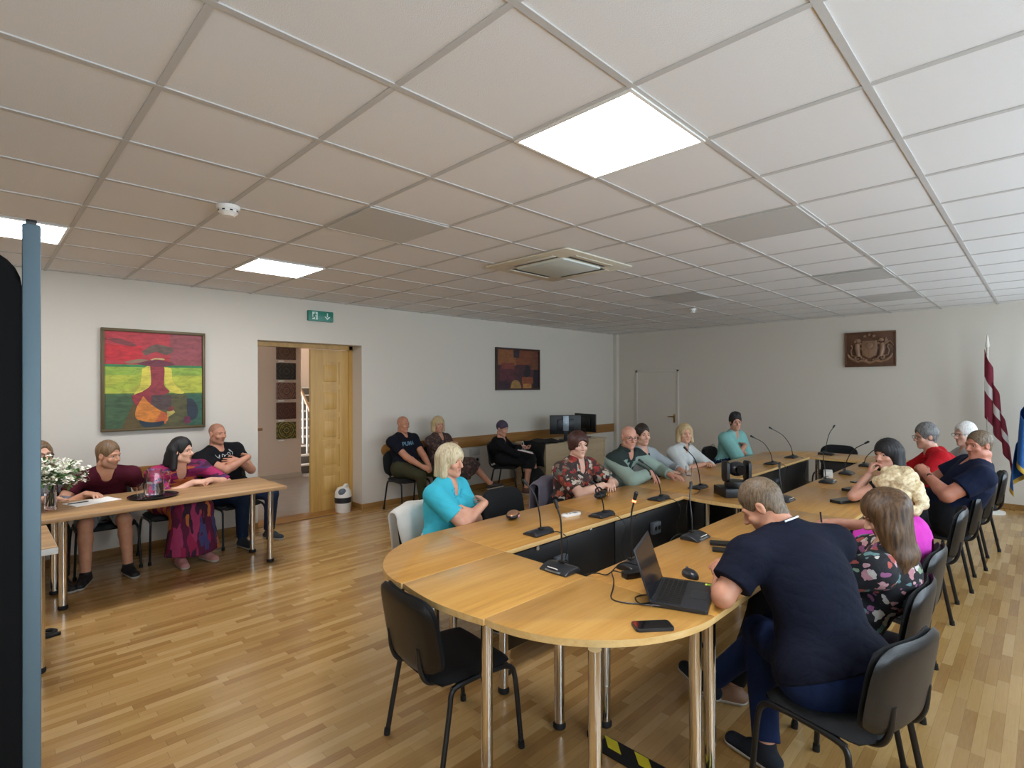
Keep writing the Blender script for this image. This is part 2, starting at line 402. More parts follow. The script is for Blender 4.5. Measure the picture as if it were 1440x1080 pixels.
# air conditioner cassette
ac = thing('air_conditioner', 'square ceiling air conditioner cassette with a pale centre grille', 'air conditioner', (3.725, 3.105, CEIL-.0015))
g = G()
def ring(g, a, b, z0, z1):
    for q in ((-a, -a, a, -b), (-a, b, a, a), (-a, -b, -b, b), (b, -b, a, b)): g.box(q[0], q[1], z0, q[2], q[3], z1)
g.prism(rrect(-.475, -.475, .475, .475, .03), -.012, .0, .004); g.obj('panel', M_offwhite, ac)
g = G(); g.prism(rrect(-.27, -.27, .27, .27, .02), -.026, -.012, .006); g.obj('grille', mat('ac_grille', '#d3dcd8', .4), ac)
for k in range(4):
    M = Matrix.Rotation(k*PI/2, 4, 'Z')
    g = G(); g.box(-.25, .30, -.0135, .25, .385, -.0115, M=M); g.obj('slot', M_black, ac)
    g = G(); g.box(-.26, .345, -.02, .26, .40, -.014, .003, M=M @ Matrix.Translation((0, 0, 0))); g.obj('flap', M_offwhite, ac)
for x, y, s, lb in ((1.077, 3.453, 1.25, 'white smoke detector on the ceiling left of the air conditioner'), (7.153, 3.523, 1.0, 'small white smoke detector on the ceiling near the back wall')):
    r = thing('smoke_detector', lb, 'smoke detector', (x, y, CEIL), 0, 'smoke detectors')
    g = G(); g.lathe([(.0, -.022), (.05*s, -.022), (.052*s, 0), (0, 0)]); g.obj('base', M_white, r)
    g = G(); g.lathe([(0, -.062), (.025*s, -.06), (.036*s, -.045), (.043*s, -.04), (.043*s, -.022), (0, -.022)]); g.obj('sensor_head', M_white, r)
    g = G()
    for k in range(8):
        a = k*PI/4; g.box(.0425*s, -.008, -.036, .0445*s, .008, -.028, M=Matrix.Rotation(a, 4, 'Z'))
    g.obj('sensing_slots', M_black, r)

# ---------------------------------------------------------------- things on the walls
MW = lambda x, z, y=WALLY: Matrix(((1, 0, 0, x), (0, 0, -1, y), (0, 1, 0, z), (0, 0, 0, 1)))  # local xy -> wall xz, +z out of left wall
# exit sign
ex = thing('exit_sign', 'green emergency exit sign with running figure and arrow above the doorway', 'exit sign', (3.12, WALLY-.035, 2.555))
def onwall(g, name, m, parent, ang=35):
    o = g.obj(name, m, parent, ang=ang); o.data.transform(Matrix(((1, 0, 0, 0), (0, 0, -1, 0), (0, 1, 0, 0), (0, 0, 0, 1)))); return o
g = G(); g.prism(rrect(-.165, -.065, .165, .065, .006), -.035, .0, .003); onwall(g, 'housing', mat('exit_green', '#1f7a68', .35), ex)
g = G(); g.box(-.115, -.045, .0, -.045, .05, .002)
onwall(g, 'doorway_symbol', mat('sign_white', '#cfe6df', .5), ex)
g = G(); 
g.ball((-.078, .034, .003), (.009, .009, .002))
for a, b, r in (((-.082, .022), (-.088, -.005), .008), ((-.088, -.005), (-.07, -.018), .006), ((-.07, -.018), (-.076, -.04), .005), ((-.088, -.005), (-.1, -.02), .006), ((-.1, -.02), (-.118, -.022), .005), ((-.082, .02), (-.066, .01), .0045), ((-.066, .01), (-.056, .016), .004), ((-.083, .02), (-.1, .012), .0045), ((-.1, .012), (-.105, -.002), .004)):
    g.cyl((a[0], a[1], .003), (b[0], b[1], .003), r, n=8)
onwall(g, 'running_figure', MATS['exit_green'], ex)
g = G(); g.box(.078, -.005, 0, .092, .045, .002).prism([(.085, -.042), (.125, .0), (.105, .0), (.085, -.02), (.065, .0), (.045, .0)], 0, .002)
onwall(g, 'arrow', MATS['sign_white'], ex)
# big abstract painting
def paint(name, col, var=.22):
    t = NT('paint_'+name); v = t.coords((1.2, 1, 3.2)); n = t.noise(v, 7, 6, .65, .8)
    a = lin(col)[:3]; t.set(Base_Color=t.ramp(n, [(.3, [x*(1-2*var) for x in a]), (.55, a), (.75, [min(1, x*(1+var)+.02*var) for x in a])]), Roughness=.55)
    t.bump(n, .3, .004); return t.m
def painting(name, label, x0, z0, x1, z1, layers, frame, fw, parts=True):
    w, h = x1-x0, z1-z0
    p = thing(name, label, 'painting', ((x0+x1)/2, WALLY-.001, (z0+z1)/2))
    g = G(); a, b = w/2, h/2
    for q in ((-a, -b, a, -b+fw), (-a, b-fw, a, b), (-a, -b+fw, -a+fw, b-fw), (a-fw, -b+fw, a, b-fw)): g.box(q[0], q[1], 0, q[2], q[3], .045, .003)
    onwall(g, 'frame', frame, p)
    g = G(); mats = []; iw, ih = w-2*fw, h-2*fw
    for k, (c, pts) in enumerate(layers):
        mats.append(paint(name[:4]+str(k)+c[1:], c)); z = .022+.0005*k
        P = [((u-.5)*iw, (v-.5)*ih) for u, v in pts]
        if len(P) > 5:
            Q = [q for q in spline([(x, y, 0) for x, y in P+[P[0]]], 5)][:-1]; P = [(max(-iw/2, min(iw/2, q.x)), max(-ih/2, min(ih/2, q.y))) for q in Q]
        f = g.bm.faces.new([g.bm.verts.new((x, y, z)) for x, y in P]); f.material_index = k
    bmesh.ops.triangulate(g.bm, faces=g.bm.faces[:])
    onwall(g, 'canvas', mats, p)
R = lambda a, b, c, d: [(a, b), (c, b), (c, d), (a, d)]
painting('abstract_painting', 'large abstract painting in red, yellow-green and dark bands on the left wall', .883, 1.226, 1.795, 2.25, [
    ('#b8363f', R(0, .66, 1, 1)), ('#c6252f', R(0, .7, .36, .86)), ('#94474c', R(.65, .66, 1, 1)), ('#7d3a3c', [(0, .9), (.12, .93), (.3, .87), (.26, .85), (.1, .88), (0, .93)]),
    ('#6b5247', [(.36, .8), (.5, .88), (.68, .84), (.62, .77), (.5, .8), (.4, .76)]), ('#8c7058', [(.2, .69), (.34, .72), (.44, .7), (.3, .675), (.24, .67), (.2, .675)]),
    ('#33804a', R(0, .615, 1, .66)), ('#b2b83f', R(0, .35, 1, .62)), ('#8fae3f', R(0, .55, 1, .635)), ('#a5b53c', [(0, .42), (.2, .5), (.4, .6), (.42, .55), (.25, .42), (.1, .38)]), ('#4b6b36', R(0, .335, 1, .36)),
    ('#3f5b38', R(0, 0, .3, .345)), ('#2f5b45', R(.8, 0, 1, .345)), ('#54502c', R(.28, 0, .83, .345)), ('#5c4a20', [(.16, 0), (.3, .3), (.45, .38), (.5, .2), (.4, .05), (.34, 0)]),
    ('#d6c94e', [(.36, .62), (.45, .64), (.46, .4), (.4, .37), (.28, .34), (.34, .45)]), ('#d6c94e', [(.58, .64), (.66, .62), (.68, .48), (.8, .36), (.66, .37), (.59, .48)]),
    ('#93323a', [(.44, .65), (.58, .65), (.585, .45), (.64, .37), (.5, .33), (.36, .37), (.445, .45)]), ('#6e2b3c', [(.3, .67), (.44, .71), (.56, .71), (.7, .67), (.58, .645), (.44, .645)]),
    ('#c9b277', [(.44, .715), (.5, .735), (.58, .73), (.58, .715), (.5, .72), (.46, .71)]), ('#8e2a33', [(.26, .34), (.4, .38), (.46, .3), (.42, .22), (.32, .22), (.27, .28)]),
    ('#4e3a38', R(.45, .18, .66, .34)), ('#d07d2a', [(.37, .33), (.44, .25), (.55, .17), (.62, .13), (.6, .05), (.4, .06), (.3, .1), (.3, .2)]), ('#c5602c', [(.55, .17), (.62, .14), (.6, .03), (.48, .04), (.52, .1)]),
    ('#1f2f3c', [(.33, .08), (.45, .05), (.58, .06), (.55, .01), (.4, 0), (.34, .04)]), ('#b3a255', [(.61, .16), (.68, .18), (.7, .15), (.66, .12), (.62, .1)]), ('#7d3330', [(.62, .2), (.69, .22), (.68, .17), (.63, .16)]),
    ('#232e3a', [(.83, .3), (.9, .28), (.95, .18), (.93, .08), (.86, .06), (.83, .15)]), ('#6b2444', [(.8, .1), (.86, .1), (.87, .03), (.82, .02), (.79, .05)])],
    mat('gilt_frame', '#5a4a2a', .45, .2), .028)
painting('small_painting', 'small dark orange and purple abstract painting on the left wall near the corner', 6.18, 1.59, 7.266, 2.314, [
    ('#4a2a30', R(0, 0, 1, 1)), ('#8a5630', R(0, .6, .45, 1)), ('#7a4128', R(.45, .62, .8, 1)), ('#6e3f2a', R(.8, .5, 1, 1)), ('#5b2a33', R(.06, .2, .4, .6)), ('#7b3a30', R(.1, .5, .4, .66)),
    ('#33232f', R(.38, .8, .52, 1)), ('#20181f', [(.62, .35), (.68, .58), (.74, .6), (.8, .5), (.78, .35), (.7, .3)]), ('#a07a45', [(.3, 0), (.34, .16), (.42, .22), (.52, .16), (.56, 0), (.43, 0)]),
    ('#8a4a30', R(.58, .12, .86, .3)), ('#b0793f', R(.6, 0, .82, .12)), ('#3a2230', R(0, 0, .28, .18)), ('#241a22', R(.88, 0, 1, .5))], mat('brown_frame', '#3b2620', .5), .03)
# carved coat of arms plaque
M_carve = mat('carved_wood', '#60402c', .5, bump=.35, bscale=50, var=.25); M_relief = mat('relief_wood', '#8a6a52', .45, bump=.3, bscale=70, var=.2)
pl = thing('coat_of_arms_plaque', 'carved dark wood plaque with a coat of arms relief on the back wall', 'plaque', (BACKX-.001, 1.917, 2.21))
MB_ = Matrix(((0, 0, -1, 0), (-1, 0, 0, 0), (0, 1, 0, 0), (0, 0, 0, 1)))  # local x -> -Y (right in view), y -> up, z -> out of the back wall
def onback(g, name, m, parent, ang=40):
    o = g.obj(name, m, parent, ang=ang); o.data.transform(MB_); return o
g = G(); g.box(-.333, -.268, 0, .333, .268, .03, .008); 
for q in ((-.333, -.268, .333, -.245), (-.333, .245, .333, .268), (-.333, -.245, -.31, .245), (.31, -.245, .333, .245)): g.box(q[0], q[1], .03, q[2], q[3], .04, .004)
onback(g, 'board', M_carve, pl)
g = G(); g.prism([(-.1, .13), (.1, .13), (.105, .0), (.09, -.09), (.0, -.145), (-.09, -.09), (-.105, 0)], .03, .055, .008)
g.box(-.1, .0, .055, .1, .008, .06).box(-.004, -.14, .055, .004, .0, .06)
g.ball((0, .055, .055), (.05, .05, .012))
for k in range(9):
    a = math.radians(k*22.5); g.cyl((0, .03, .058), (.085*math.cos(a), .03+.085*math.sin(a), .058), .006, .002, n=6)
onback(g, 'shield', M_relief, pl)
for k, (x, y) in enumerate(((-.06, .2), (0, .222), (.06, .2))):
    g = G(); pts = [((.03 if i % 2 == 0 else .012)*math.sin(i*PI/5)+x, (.03 if i % 2 == 0 else .012)*math.cos(i*PI/5)+y) for i in range(10)]
    g.prism(pts, .03, .05, .003); onback(g, 'star', M_relief, pl)
def beast(sgn, wings):
    g = G(); T = lambda x, y: (sgn*x, y, .042)
    g.tube([T(.14, -.11), T(.155, -.05), T(.165, .02), T(.16, .09)], [.03, .034, .04, .03], 10)
    g.ball(T(.152, .135), (.034, .03, .02)); g.ball(T(.125, .13), (.018, .014, .014))
    if not wings:
        for k in range(7):
            a = k*.6; g.ball((sgn*(.165+.03*math.cos(a)), .12+.035*math.sin(a), .04), (.016, .016, .012))
    for a in (((.15, .06), (.11, .09), (.085, .075)), ((.16, .02), (.12, .02), (.095, .0)), ((.15, -.09), (.115, -.11), (.1, -.15)), ((.165, -.09), (.19, -.13), (.17, -.165))):
        g.tube([T(*p) for p in a], [.018, .014, .012], 8)
    g.tube([T(.185, -.1), T(.235, -.09), T(.25, -.02), T(.225, .03), T(.245, .07)], [.012, .01, .01, .009, .014], 8)
    if wings:
        for k in range(6): g.tube([T(.18, .06), T(.2+.012*k, .1+.004*k), T(.215+.018*k, .17-.024*k)], [.014, .013, .005], 6)
    return g
onback(beast(-1, False), 'lion', M_relief, pl); onback(beast(1, True), 'griffin', M_relief, pl)
g = G()
for s in (-1, 1):
    g.tube([(s*.02, -.205, .04), (s*.08, -.175, .042), (s*.15, -.19, .042), (s*.22, -.16, .042), (s*.27, -.12, .042), (s*.29, -.07, .04)], [.02, .024, .02, .022, .016, .01], 8)
    for k in range(6): g.ball((s*(.05+.035*k), -.165+.01*(k % 2)*2, .045), (.02, .013, .012))
g.ball((0, -.205, .045), (.035, .025, .015)); onback(g, 'ribbon_and_branches', M_relief, pl)
# wall sockets under the rail
for x, z, lb in ((5.72, .6, 'upper'), (5.72, .47, 'middle'), (5.72, .34, 'lower')):
    r = thing('wall_socket', 'grey wall socket plate below the rail left of the notetaker, %s of three' % lb, 'wall socket', (x, WALLY-.001, z), 0, 'wall sockets below the rail')
    g = G(); g.prism(rrect(-.11, -.055, .11, .055, .008), 0, .012, .003); onwall(g, 'plate', mat('socket_plate', '#b9b9b6', .5), r)
    g = G(); g.cyl((-.05, 0, .012), (-.05, 0, .014), .03).cyl((.05, 0, .012), (.05, 0, .014), .03); onwall(g, 'outlet', M_dark if lb == 'middle' else MATS['socket_plate'], r)
# ---------------------------------------------------------------- conference table
T = .735
TH = .027
def leg(g_parent, x, y, h, r=.025, rings=False):
    g = G(); g.cyl((x, y, .03), (x, y, h), r, n=20)
    if rings: g.cyl((x, y, .2), (x, y, .206), r+.0015).cyl((x, y, .46), (x, y, .466), r+.0015)
    o = g.obj('leg', M_chrome, g_parent)
    g = G(); g.lathe([(0, 0), (r*1.0, 0), (r*1.25, .006), (r*1.25, .022), (r*1.02, .032), (0, .032)], 20, M=Matrix.Translation((x, y, 0))); g.obj('foot', M_rubber, o)
    return o
def table(name, label, poly, wood_, legs, panels=(), ctr=None, group='oval conference table units', rings=()):
    cx = sum(p[0] for p in poly)/len(poly); cy = sum(p[1] for p in poly)/len(poly)
    t_ = thing(name, label, 'table', (cx, cy, 0), 0, group)
    P = [(x-cx, y-cy) for x, y in poly]
    g = G(); g.prism(P, T-TH, T, .003, seg=2)
    for f in g.bm.faces:
        f.normal_update()
        if abs(f.normal.z) < .5: f.material_index = 1
    g.obj('tabletop', [wood_, M_oakedge_lit], t_)
    for i, (x, y) in enumerate(legs): leg(t_, x-cx, y-cy, T-TH, rings=i in rings)
    for (x0, y0, x1, y1, z0) in panels:
        g = G(); g.box(x0-cx, y0-cy, z0, x1-cx, y1-cy, T-TH-.012, .002); o = g.obj('modesty_panel', M_black, t_)
        g = G()
        for q in (.25, .75):
            xx, yy = x0+(x1-x0)*q-cx, y0+(y1-y0)*q-cy
            g.box(xx-.012, yy-.012, T-TH-.03, xx+.012, yy+.012, T-TH)
        g.obj('bracket', M_chrome, o)
    return t_
XA, XB, NU = 2.12, 7.62, 5
UW = (XB-XA)/NU
YI, YO, RI, RO = 2.165, 2.78, 1.6, .95
gap = .0012
lab1 = ['nearest to the rounded near end', 'second from the near end', 'middle one, beside the webcam bar', 'fourth from the near end', 'farthest, before the rounded far end']
for k in range(NU):
    a, b = XA+UW*k+gap, XA+UW*(k+1)-gap
    table('conference_table', 'straight honey oak table unit in the doorway-side row, '+lab1[k], [(a, YI), (b, YI), (b, YO), (a, YO)], M_oak,
          [(a+.07, YO-.06), (b-.07, YO-.06), (a+.06, YI+.06), (b-.06, YI+.06)], [(a+.004, YI+.012, b-.004, YI+.03, .16)])
for k in range(NU):
    a, b = XA+UW*k+gap, XA+UW*(k+1)-gap
    table('conference_table', 'straight honey oak table unit in the flag-side row, '+lab1[k].replace('beside the webcam bar', 'of the row'), [(a, RO), (b, RO), (b, RI), (a, RI)], M_oak,
          [(a+.07, RO+.06), (b-.07, RO+.06), (a+.07, RI-.06), (b-.07, RI-.06)], (), rings=(2,) if k == 0 else ())
q1 = [(XA-gap, YI+gap)]+arc(XA-gap, YI+gap, .69, 90, 180, 24, YO-YI-gap)
table('conference_table', 'quarter-round honey oak corner table unit beside the woman in the blue top', q1, M_oak, [(1.86, 2.5)])
q2 = [(XA-gap, RI-gap)]+arc(XA-gap, RI-gap, .67, 180, 270, 24, RI-RO-gap)
table('conference_table', 'quarter-round honey oak corner table unit carrying the black phone at the near end', q2, M_oakd, [(1.6, 1.17), (2.04, 1.0), (2.08, 1.53)])
m = [(XA-gap, YI), (XA-gap, RI)]+[(1.44-.032*math.sin(PI*i/8), RI+(YI-RI)*i/8) for i in range(9)]
m = [(x, min(max(y, RI), YI)) for x, y in m]
table('conference_table', 'straight-sided honey oak filler table unit at the near end behind the empty chair', m, M_oakd, [(2.04, 2.1), (2.02, 1.69), (1.51, 1.655)])
q3 = [(XB+gap, YI+gap)]+arc(XB+gap, YI+gap, .68, 0, 90, 24, YO-YI-gap)
table('conference_table', 'quarter-round honey oak corner table unit at the far end beside the woman in mint', q3, M_oak, [(8.05, 2.45), (7.7, 2.7)])
q4 = [(XB+gap, RI-gap)]+arc(XB+gap, RI-gap, .68, 270, 360, 24, RI-RO-gap)
table('conference_table', 'quarter-round honey oak corner table unit at the far end beside the red hoodie', q4, M_oak, [(8.05, 1.25), (7.7, 1.03)])
table('conference_table', 'honey oak filler table unit closing the far end of the oval', [(XB+gap, RI), (8.3, RI), (8.3, YI), (XB+gap, YI)], M_oakY, [(7.7, 1.66), (7.7, 2.1), (8.2, 1.9)], [(7.72, RI+.1, 7.738, YI-.1, .16)])
cb = [(4.22, YI-gap)]+[(4.22-.03*math.sin(PI*i/6), YI-gap-(YI-RI-2*gap)*i/6) for i in range(7)]+[(4.8, RI+gap), (4.8, YI-gap)]
cb = cb[1:]
table('conference_table', 'short honey oak bridge table unit across the middle carrying the webcam', cb, M_oakY, [(4.3, 2.0), (4.3, 1.75)], [(4.5, RI+.06, 4.518, YI-.06, .16)])
for k, (x, lb) in enumerate(((2.6, 'near end'), (3.75, 'beside the red-ringed microphone'), (6.4, 'far half'))):
    r = thing('power_socket', 'grey twin power socket on the black panel under the table, '+lb, 'power socket', (x, YI+.011, .56), 0, 'power sockets under the table')
    g = G(); g.box(-.055, -.035, -.045, .055, 0, .045, .006); g.obj('housing', mat('socket_grey', '#4b5056', .5), r)
    g = G(); g.cyl((-.025, -.035, 0), (-.025, -.037, 0), .018).cyl((.025, -.035, 0), (.025, -.037, 0), .018); g.obj('outlet', M_black, r)
g = G(); P = [(-.55, 0), (.55, 0)]
st = thing('cable_cover', 'low black and yellow striped cable cover on the floor under the table', 'cable cover', (2.07, 1.17, 0))
g.box(-.055, -.33, 0, .055, .3, .008, .002); g.prism([(-.052, .008), (-.03, .022), (.03, .022), (.052, .008)], -.33, .3, M=Matrix(((1, 0, 0, 0), (0, 0, 1, 0), (0, 1, 0, 0), (0, 0, 0, 1))))
g.obj('base', M_rubber, st)
for k in range(4):
    g = G(); y = -.3+.16*k; g.prism([(-.03, y), (.03, y+.06), (.03, y+.13), (-.03, y+.07)], .022, .0235); g.obj('stripe', mat('hazard_yellow', '#d9c92b', .5), st)

# ---------------------------------------------------------------- chairs
def pad(g, fn, t0, n=14, mi=0):
    for s in (1, -1):
        g.grid(lambda a, b: fn(2*a-1, 2*b-1, s*t0*max(0, 1-max(abs(2*a-1), abs(2*b-1))**6)**.5), n, n, mi)
SEAT = .435
def make_chair(label, loc, rz, group):
    c = thing('conference_chair', label, 'chair', loc, rz, group)
    g = G(); pad(g, lambda u, v, t: (.225*u*(1-.1*v**6), .205*v*(1-.12*u**6)-.01, SEAT-.022+t-.02*max(0, v-.5)*.8-.008*(1-u*u)), .024); g.obj('seat', M_fabric, c, ang=60)
    def bk(u, v, t): return (.235*u*(1-.17*abs(v)**5), -.2-.05*(v+1)*.5-.035*(1-u*u)+t, .608+.165*v*(1-.14*u**6))
    g = G(); pad(g, lambda u, v, t: bk(u, v, t+.016), .02); g.obj('backrest', M_fabric, c, ang=60)
    g = G(); pad(g, lambda u, v, t: bk(u*1.035, v*1.035, t-.008), .018); g.obj('back_shell', M_shell, c, ang=60)
    for s in (-1, 1):
        x = s*.218
        g = G(); g.tube(spline([(x, .15, .392), (x, .05, .398), (x, -.08, .396), (x, -.15, .385)], 4), .0125, 10); g.obj('side_rail', M_blackm, c)
        g = G(); g.tube(spline([(x, .12, .396), (x*1.02, .17, .375), (x*1.05, .19, .3), (x*1.1, .215, .0)], 6), .0125, 10, flat=.8); o = g.obj('leg', M_blackm, c)
        g = G(); g.cyl((x*1.1, .215, 0), (x*1.095, .213, .03), .015); g.obj('foot_cap', M_rubber, o)
        g = G(); g.tube(spline([(x, -.12, .394), (x*1.02, -.155, .37), (x*1.05, -.17, .3), (x*1.1, -.225, .0)], 6), .0125, 10, flat=.8); o = g.obj('leg', M_blackm, c)
        g = G(); g.cyl((x*1.1, -.225, 0), (x*1.095, -.222, .03), .015); g.obj('foot_cap', M_rubber, o)
        y = s*.13
        g = G(); g.tube(spline([(y, .02, .392), (y, -.12, .388), (y, -.21, .4), (y*1.02, -.25, .46), (y*1.02, -.262, .56)], 6), .011, 10); g.obj('back_support', M_blackm, c)
    g = G(); g.tube([(-.212, .1, .39), (.212, .1, .39)], .01).tube([(-.212, -.1, .387), (.212, -.1, .387)], .01); g.obj('crossbar', M_blackm, c)
    return c
D = math.radians
# (x, y, facing angle in degrees of the sitter's look direction, label, group)
CH = [
 (1.60, 1.985, -6, 'empty black chair pushed up to the near rounded end of the conference table', 'chairs at the near end'),
 (2.43, .60, 76, 'black chair under the man in the navy polo shirt writing', 'chairs on the flag side'),
 (3.06, .66, 90, 'black chair under the long-haired woman in the floral blouse', 'chairs on the flag side'),
 (3.74, .69, 90, 'black chair under the curly blonde woman in pink', 'chairs on the flag side'),
 (5.02, .70, 92, 'black chair under the dark-haired woman resting her chin on her hand', 'chairs on the flag side'),
 (5.86, .66, 92, 'black chair under the man in the navy T-shirt with a watch', 'chairs on the flag side'),
 (6.62, .62, 92, 'black chair under the person in the red hoodie', 'chairs on the flag side'),
 (7.42, .58, 95, 'black chair under the white-haired person, nearest the red and white flag', 'chairs on the flag side'),
 (2.42, 3.1, -88, 'black chair with the white jacket over its back under the woman in blue', 'chairs on the doorway side'),
 (3.22, 3.1, -92, 'empty black chair between the woman in blue and the woman in red florals', 'chairs on the doorway side'),
 (3.92, 3.12, -88, 'black chair under the woman in the red floral blouse', 'chairs on the doorway side'),
 (4.66, 3.16, -90, 'black chair under the bald man in the green shirt', 'chairs on the doorway side'),
 (5.3, 3.2, -90, 'black chair under the woman in the pale grey jacket', 'chairs on the doorway side'),
 (5.92, 3.14, -88, 'black chair under the blonde woman in the white shirt', 'chairs on the doorway side'),
 (7.5, 3.2, -90, 'black chair with a white strap under the woman in the mint sweater', 'chairs on the doorway side'),
 (8.72, 2.16, 180, 'empty black chair tucked behind the far end of the table', 'chairs at the far end'),
 (4.17, 6.14, -90, 'black chair under the bald man in the navy print T-shirt', 'chairs along the left wall'),
 (4.78, 6.16, -85, 'black chair under the blonde woman in the brown dress', 'chairs along the left wall'),
 (5.95, 6.03, -60, 'black chair under the notetaker in the head scarf', 'chairs along the left wall'),
 (.33, 6.15, -90, 'black chair under the woman in glasses behind the flowers', 'chairs behind the side table'),
 (.86, 6.15, -90, 'black chair under the man in the maroon T-shirt', 'chairs behind the side table'),
 (1.4, 6.16, -88, 'black chair under the woman in the bright patterned dress', 'chairs behind the side table'),
 (2.0, 6.2, -80, 'black chair under the man in the black T-shirt', 'chairs behind the side table'),
]
first = None
for x, y, a, lb, gr in CH:
    if first is None: first = make_chair(lb, (x, y, 0), D(a-90), gr)
    else: dup(first, (x, y, 0), D(a-90), lb, gr)

# ---------------------------------------------------------------- microphones
def mic(x, y, rz, tip, label, red=False, sticker=False, cable=None):
    m = thing('desk_microphone', label, 'microphone', (x, y, T), rz, 'desk microphones')
    g = G()
    prof = [(-.062, 0), (.062, 0), (.062, .010), (.03, .03), (-.015, .042), (-.05, .034), (-.066, .012)]
    g.prism([(a*1.15, b*1.1) for a, b in prof], -.088, .088, .006, M=Matrix(((0, 0, 1, 0), (1, 0, 0, 0), (0, 1, 0, 0), (0, 0, 0, 1))), seg=3)
    for v in g.bm.verts:
        k = abs(v.co.x)/.088; v.co.y *= 1-.22*k*k; v.co.z *= 1-.35*k**3
    g.obj('base', M_dark, m)
    g = G(); g.prism([(-.055, .04), (.055, .04), (.045, .0595), (-.045, .0595)], .0075, .0125, M=Matrix.Translation((0, 0, 0))); g.obj('front_trim', mat('mic_trim', '#8d98a3', .3, .4), m)
    g = G(); g.box(-.02, -.035, .035, .02, -.012, .0435, .002); g.obj('talk_button', M_black, m)
    if sticker:
        g = G(); g.box(-.028, -.002, 0, .028, .002, .016, M=Matrix.Translation((0, .047, .0215)) @ Matrix.Rotation(D(-58), 4, 'X')); g.obj('label_sticker', M_white, m)
    R_ = Matrix.Rotation(-rz, 3, 'Z'); tv = R_ @ Vector(tip); s0 = Vector((0, -.02, .038))
    pts = spline([s0, s0+Vector((0, 0, tv.z*.3))+Vector((tv.x, tv.y, 0))*.12, s0+Vector((tv.x*.5, tv.y*.5, tv.z*.66)), Vector((tv.x, tv.y, tv.z))], 6)
    g = G(); g.tube(pts, .0045, 8); g.obj('gooseneck', M_blackm, m)
    d = (pts[-1]-pts[-3]).normalized(); e = pts[-1]
    g = G(); g.cyl(e-d*.005, e+d*.03, .0085, .0105, 12).ball(e+d*.032, .0115, u=12, v=8); g.obj('capsule', M_black, m)
    if red:
        g = G(); g.cyl(e-d*.014, e-d*.004, .0105, n=12); g.obj('light_ring', MATS.get('mic_led') or emit('mic_led', '#ff5a3a', 3), m)
    if cable:
        g = G(); g.tube(spline([R_ @ Vector(c) for c in cable], 6), .0028, 6); g.obj('cable', M_blackm, m)
    return m
lc = [(0, -.05, .012), (.03, -.12, .008), (.05, -.165, -.06), (.04, -.14, -.2), (.08, -.15, -.33)]
mic(2.52, 2.275, 0, (-.05, .05, .31), 'microphone on the doorway-side row, nearest one, before the empty chair', cable=[(.03, -.05, .012), (.1, -.09, .006), (.12, -.14, -.05), (.08, -.12, -.25)])
mic(3.18, 2.26, 0, (-.13, .07, .30), 'microphone on the doorway-side row in front of the woman in red florals', cable=lc)
mic(3.96, 2.25, 0, (-.13, .07, .31), 'microphone on the doorway-side row in front of the bald man in green', cable=lc)
mic(4.64, 2.24, 0, (-.11, .05, .35), 'microphone at the corner of the bridge left of the webcam', cable=[(-.02, -.05, .012), (-.2, -.1, .004), (-.47, -.13, -.05), (-.45, -.13, -.35)])
mic(2.09, 1.745, D(90), (.02, .03, .31), 'large microphone with a white sticker on the near end filler table', sticker=True)
mic(2.40, 1.50, D(180), (.03, .02, .34), 'microphone with a glowing red ring behind the open laptop', red=True, sticker=True)
mic(3.11, 1.52, D(180), (.06, .06, .29), 'microphone on the flag-side row in front of the two phones', sticker=True, cable=[(.0, .05, .012), (-.05, .1, .008), (-.07, .15, -.08), (-.04, .16, -.3)])
mic(4.62, 1.5, D(180), (.04, .05, .26), 'microphone half hidden behind the head of the man in navy', sticker=True)
mic(6.62, 2.30, 0, (-.26, .1, .33), 'microphone on the doorway-side row just beyond the webcam', cable=lc)
mic(7.4, 2.32, 0, (-.28, .14, .38), 'tall leaning microphone at the far end of the doorway-side row', cable=lc)
mic(8.02, 2.08, D(-90), (.10, -.06, .36), 'microphone on the far end unit of the oval')
mic(6.45, 1.48, D(180), (.02, -.16, .33), 'microphone on the flag-side row before the woman resting her chin')
mic(7.2, 1.46, D(180), (.1, -.2, .24), 'low leaning microphone on the flag-side row before the red hoodie')
mic(5.76, 1.48, D(180), (.25, .10, .25), 'microphone on the flag-side row beside the white adapter box', sticker=True)

# ---------------------------------------------------------------- things on the conference table
# webcam
wc = thing('conference_camera', 'black swivelling conference camera on a box on the bridge table', 'camera', (4.56, 1.86, T), D(-40))
g = G(); g.box(-.15, -.11, 0, .15, .11, .075, .006); g.obj('box_base', M_black, wc)
g = G(); g.lathe([(0, .075), (.095, .075), (.1, .09), (.09, .125), (0, .125)], 28); g.obj('turntable', M_black, wc)
for s in (-1, 1):
    g = G(); g.prism(rrect(-.05, 0, .05, .175, .03), -.013, .013, .004, M=Matrix.Translation((s*.095, 0, .118)) @ Matrix(((0, 0, 1, 0), (1, 0, 0, 0), (0, 1, 0, 0), (0, 0, 0, 1)))); g.obj('yoke_arm', M_black, wc)
g = G(); g.ball((0, 0, .225), (.078, .07, .062), u=20, v=12); hd = g.obj('camera_head', M_dark, wc)
g = G(); g.cyl((0, -.06, .225), (0, -.085, .225), .042, .04, 24); g.obj('lens', M_screen, hd)
g = G(); g.box(.1, -.112, .02, .14, -.108, .05).tube(spline([(.12, -.11, .03), (.16, -.16, .06), (.2, -.1, .03)], 5), .004); g.obj('connector', M_white, wc)
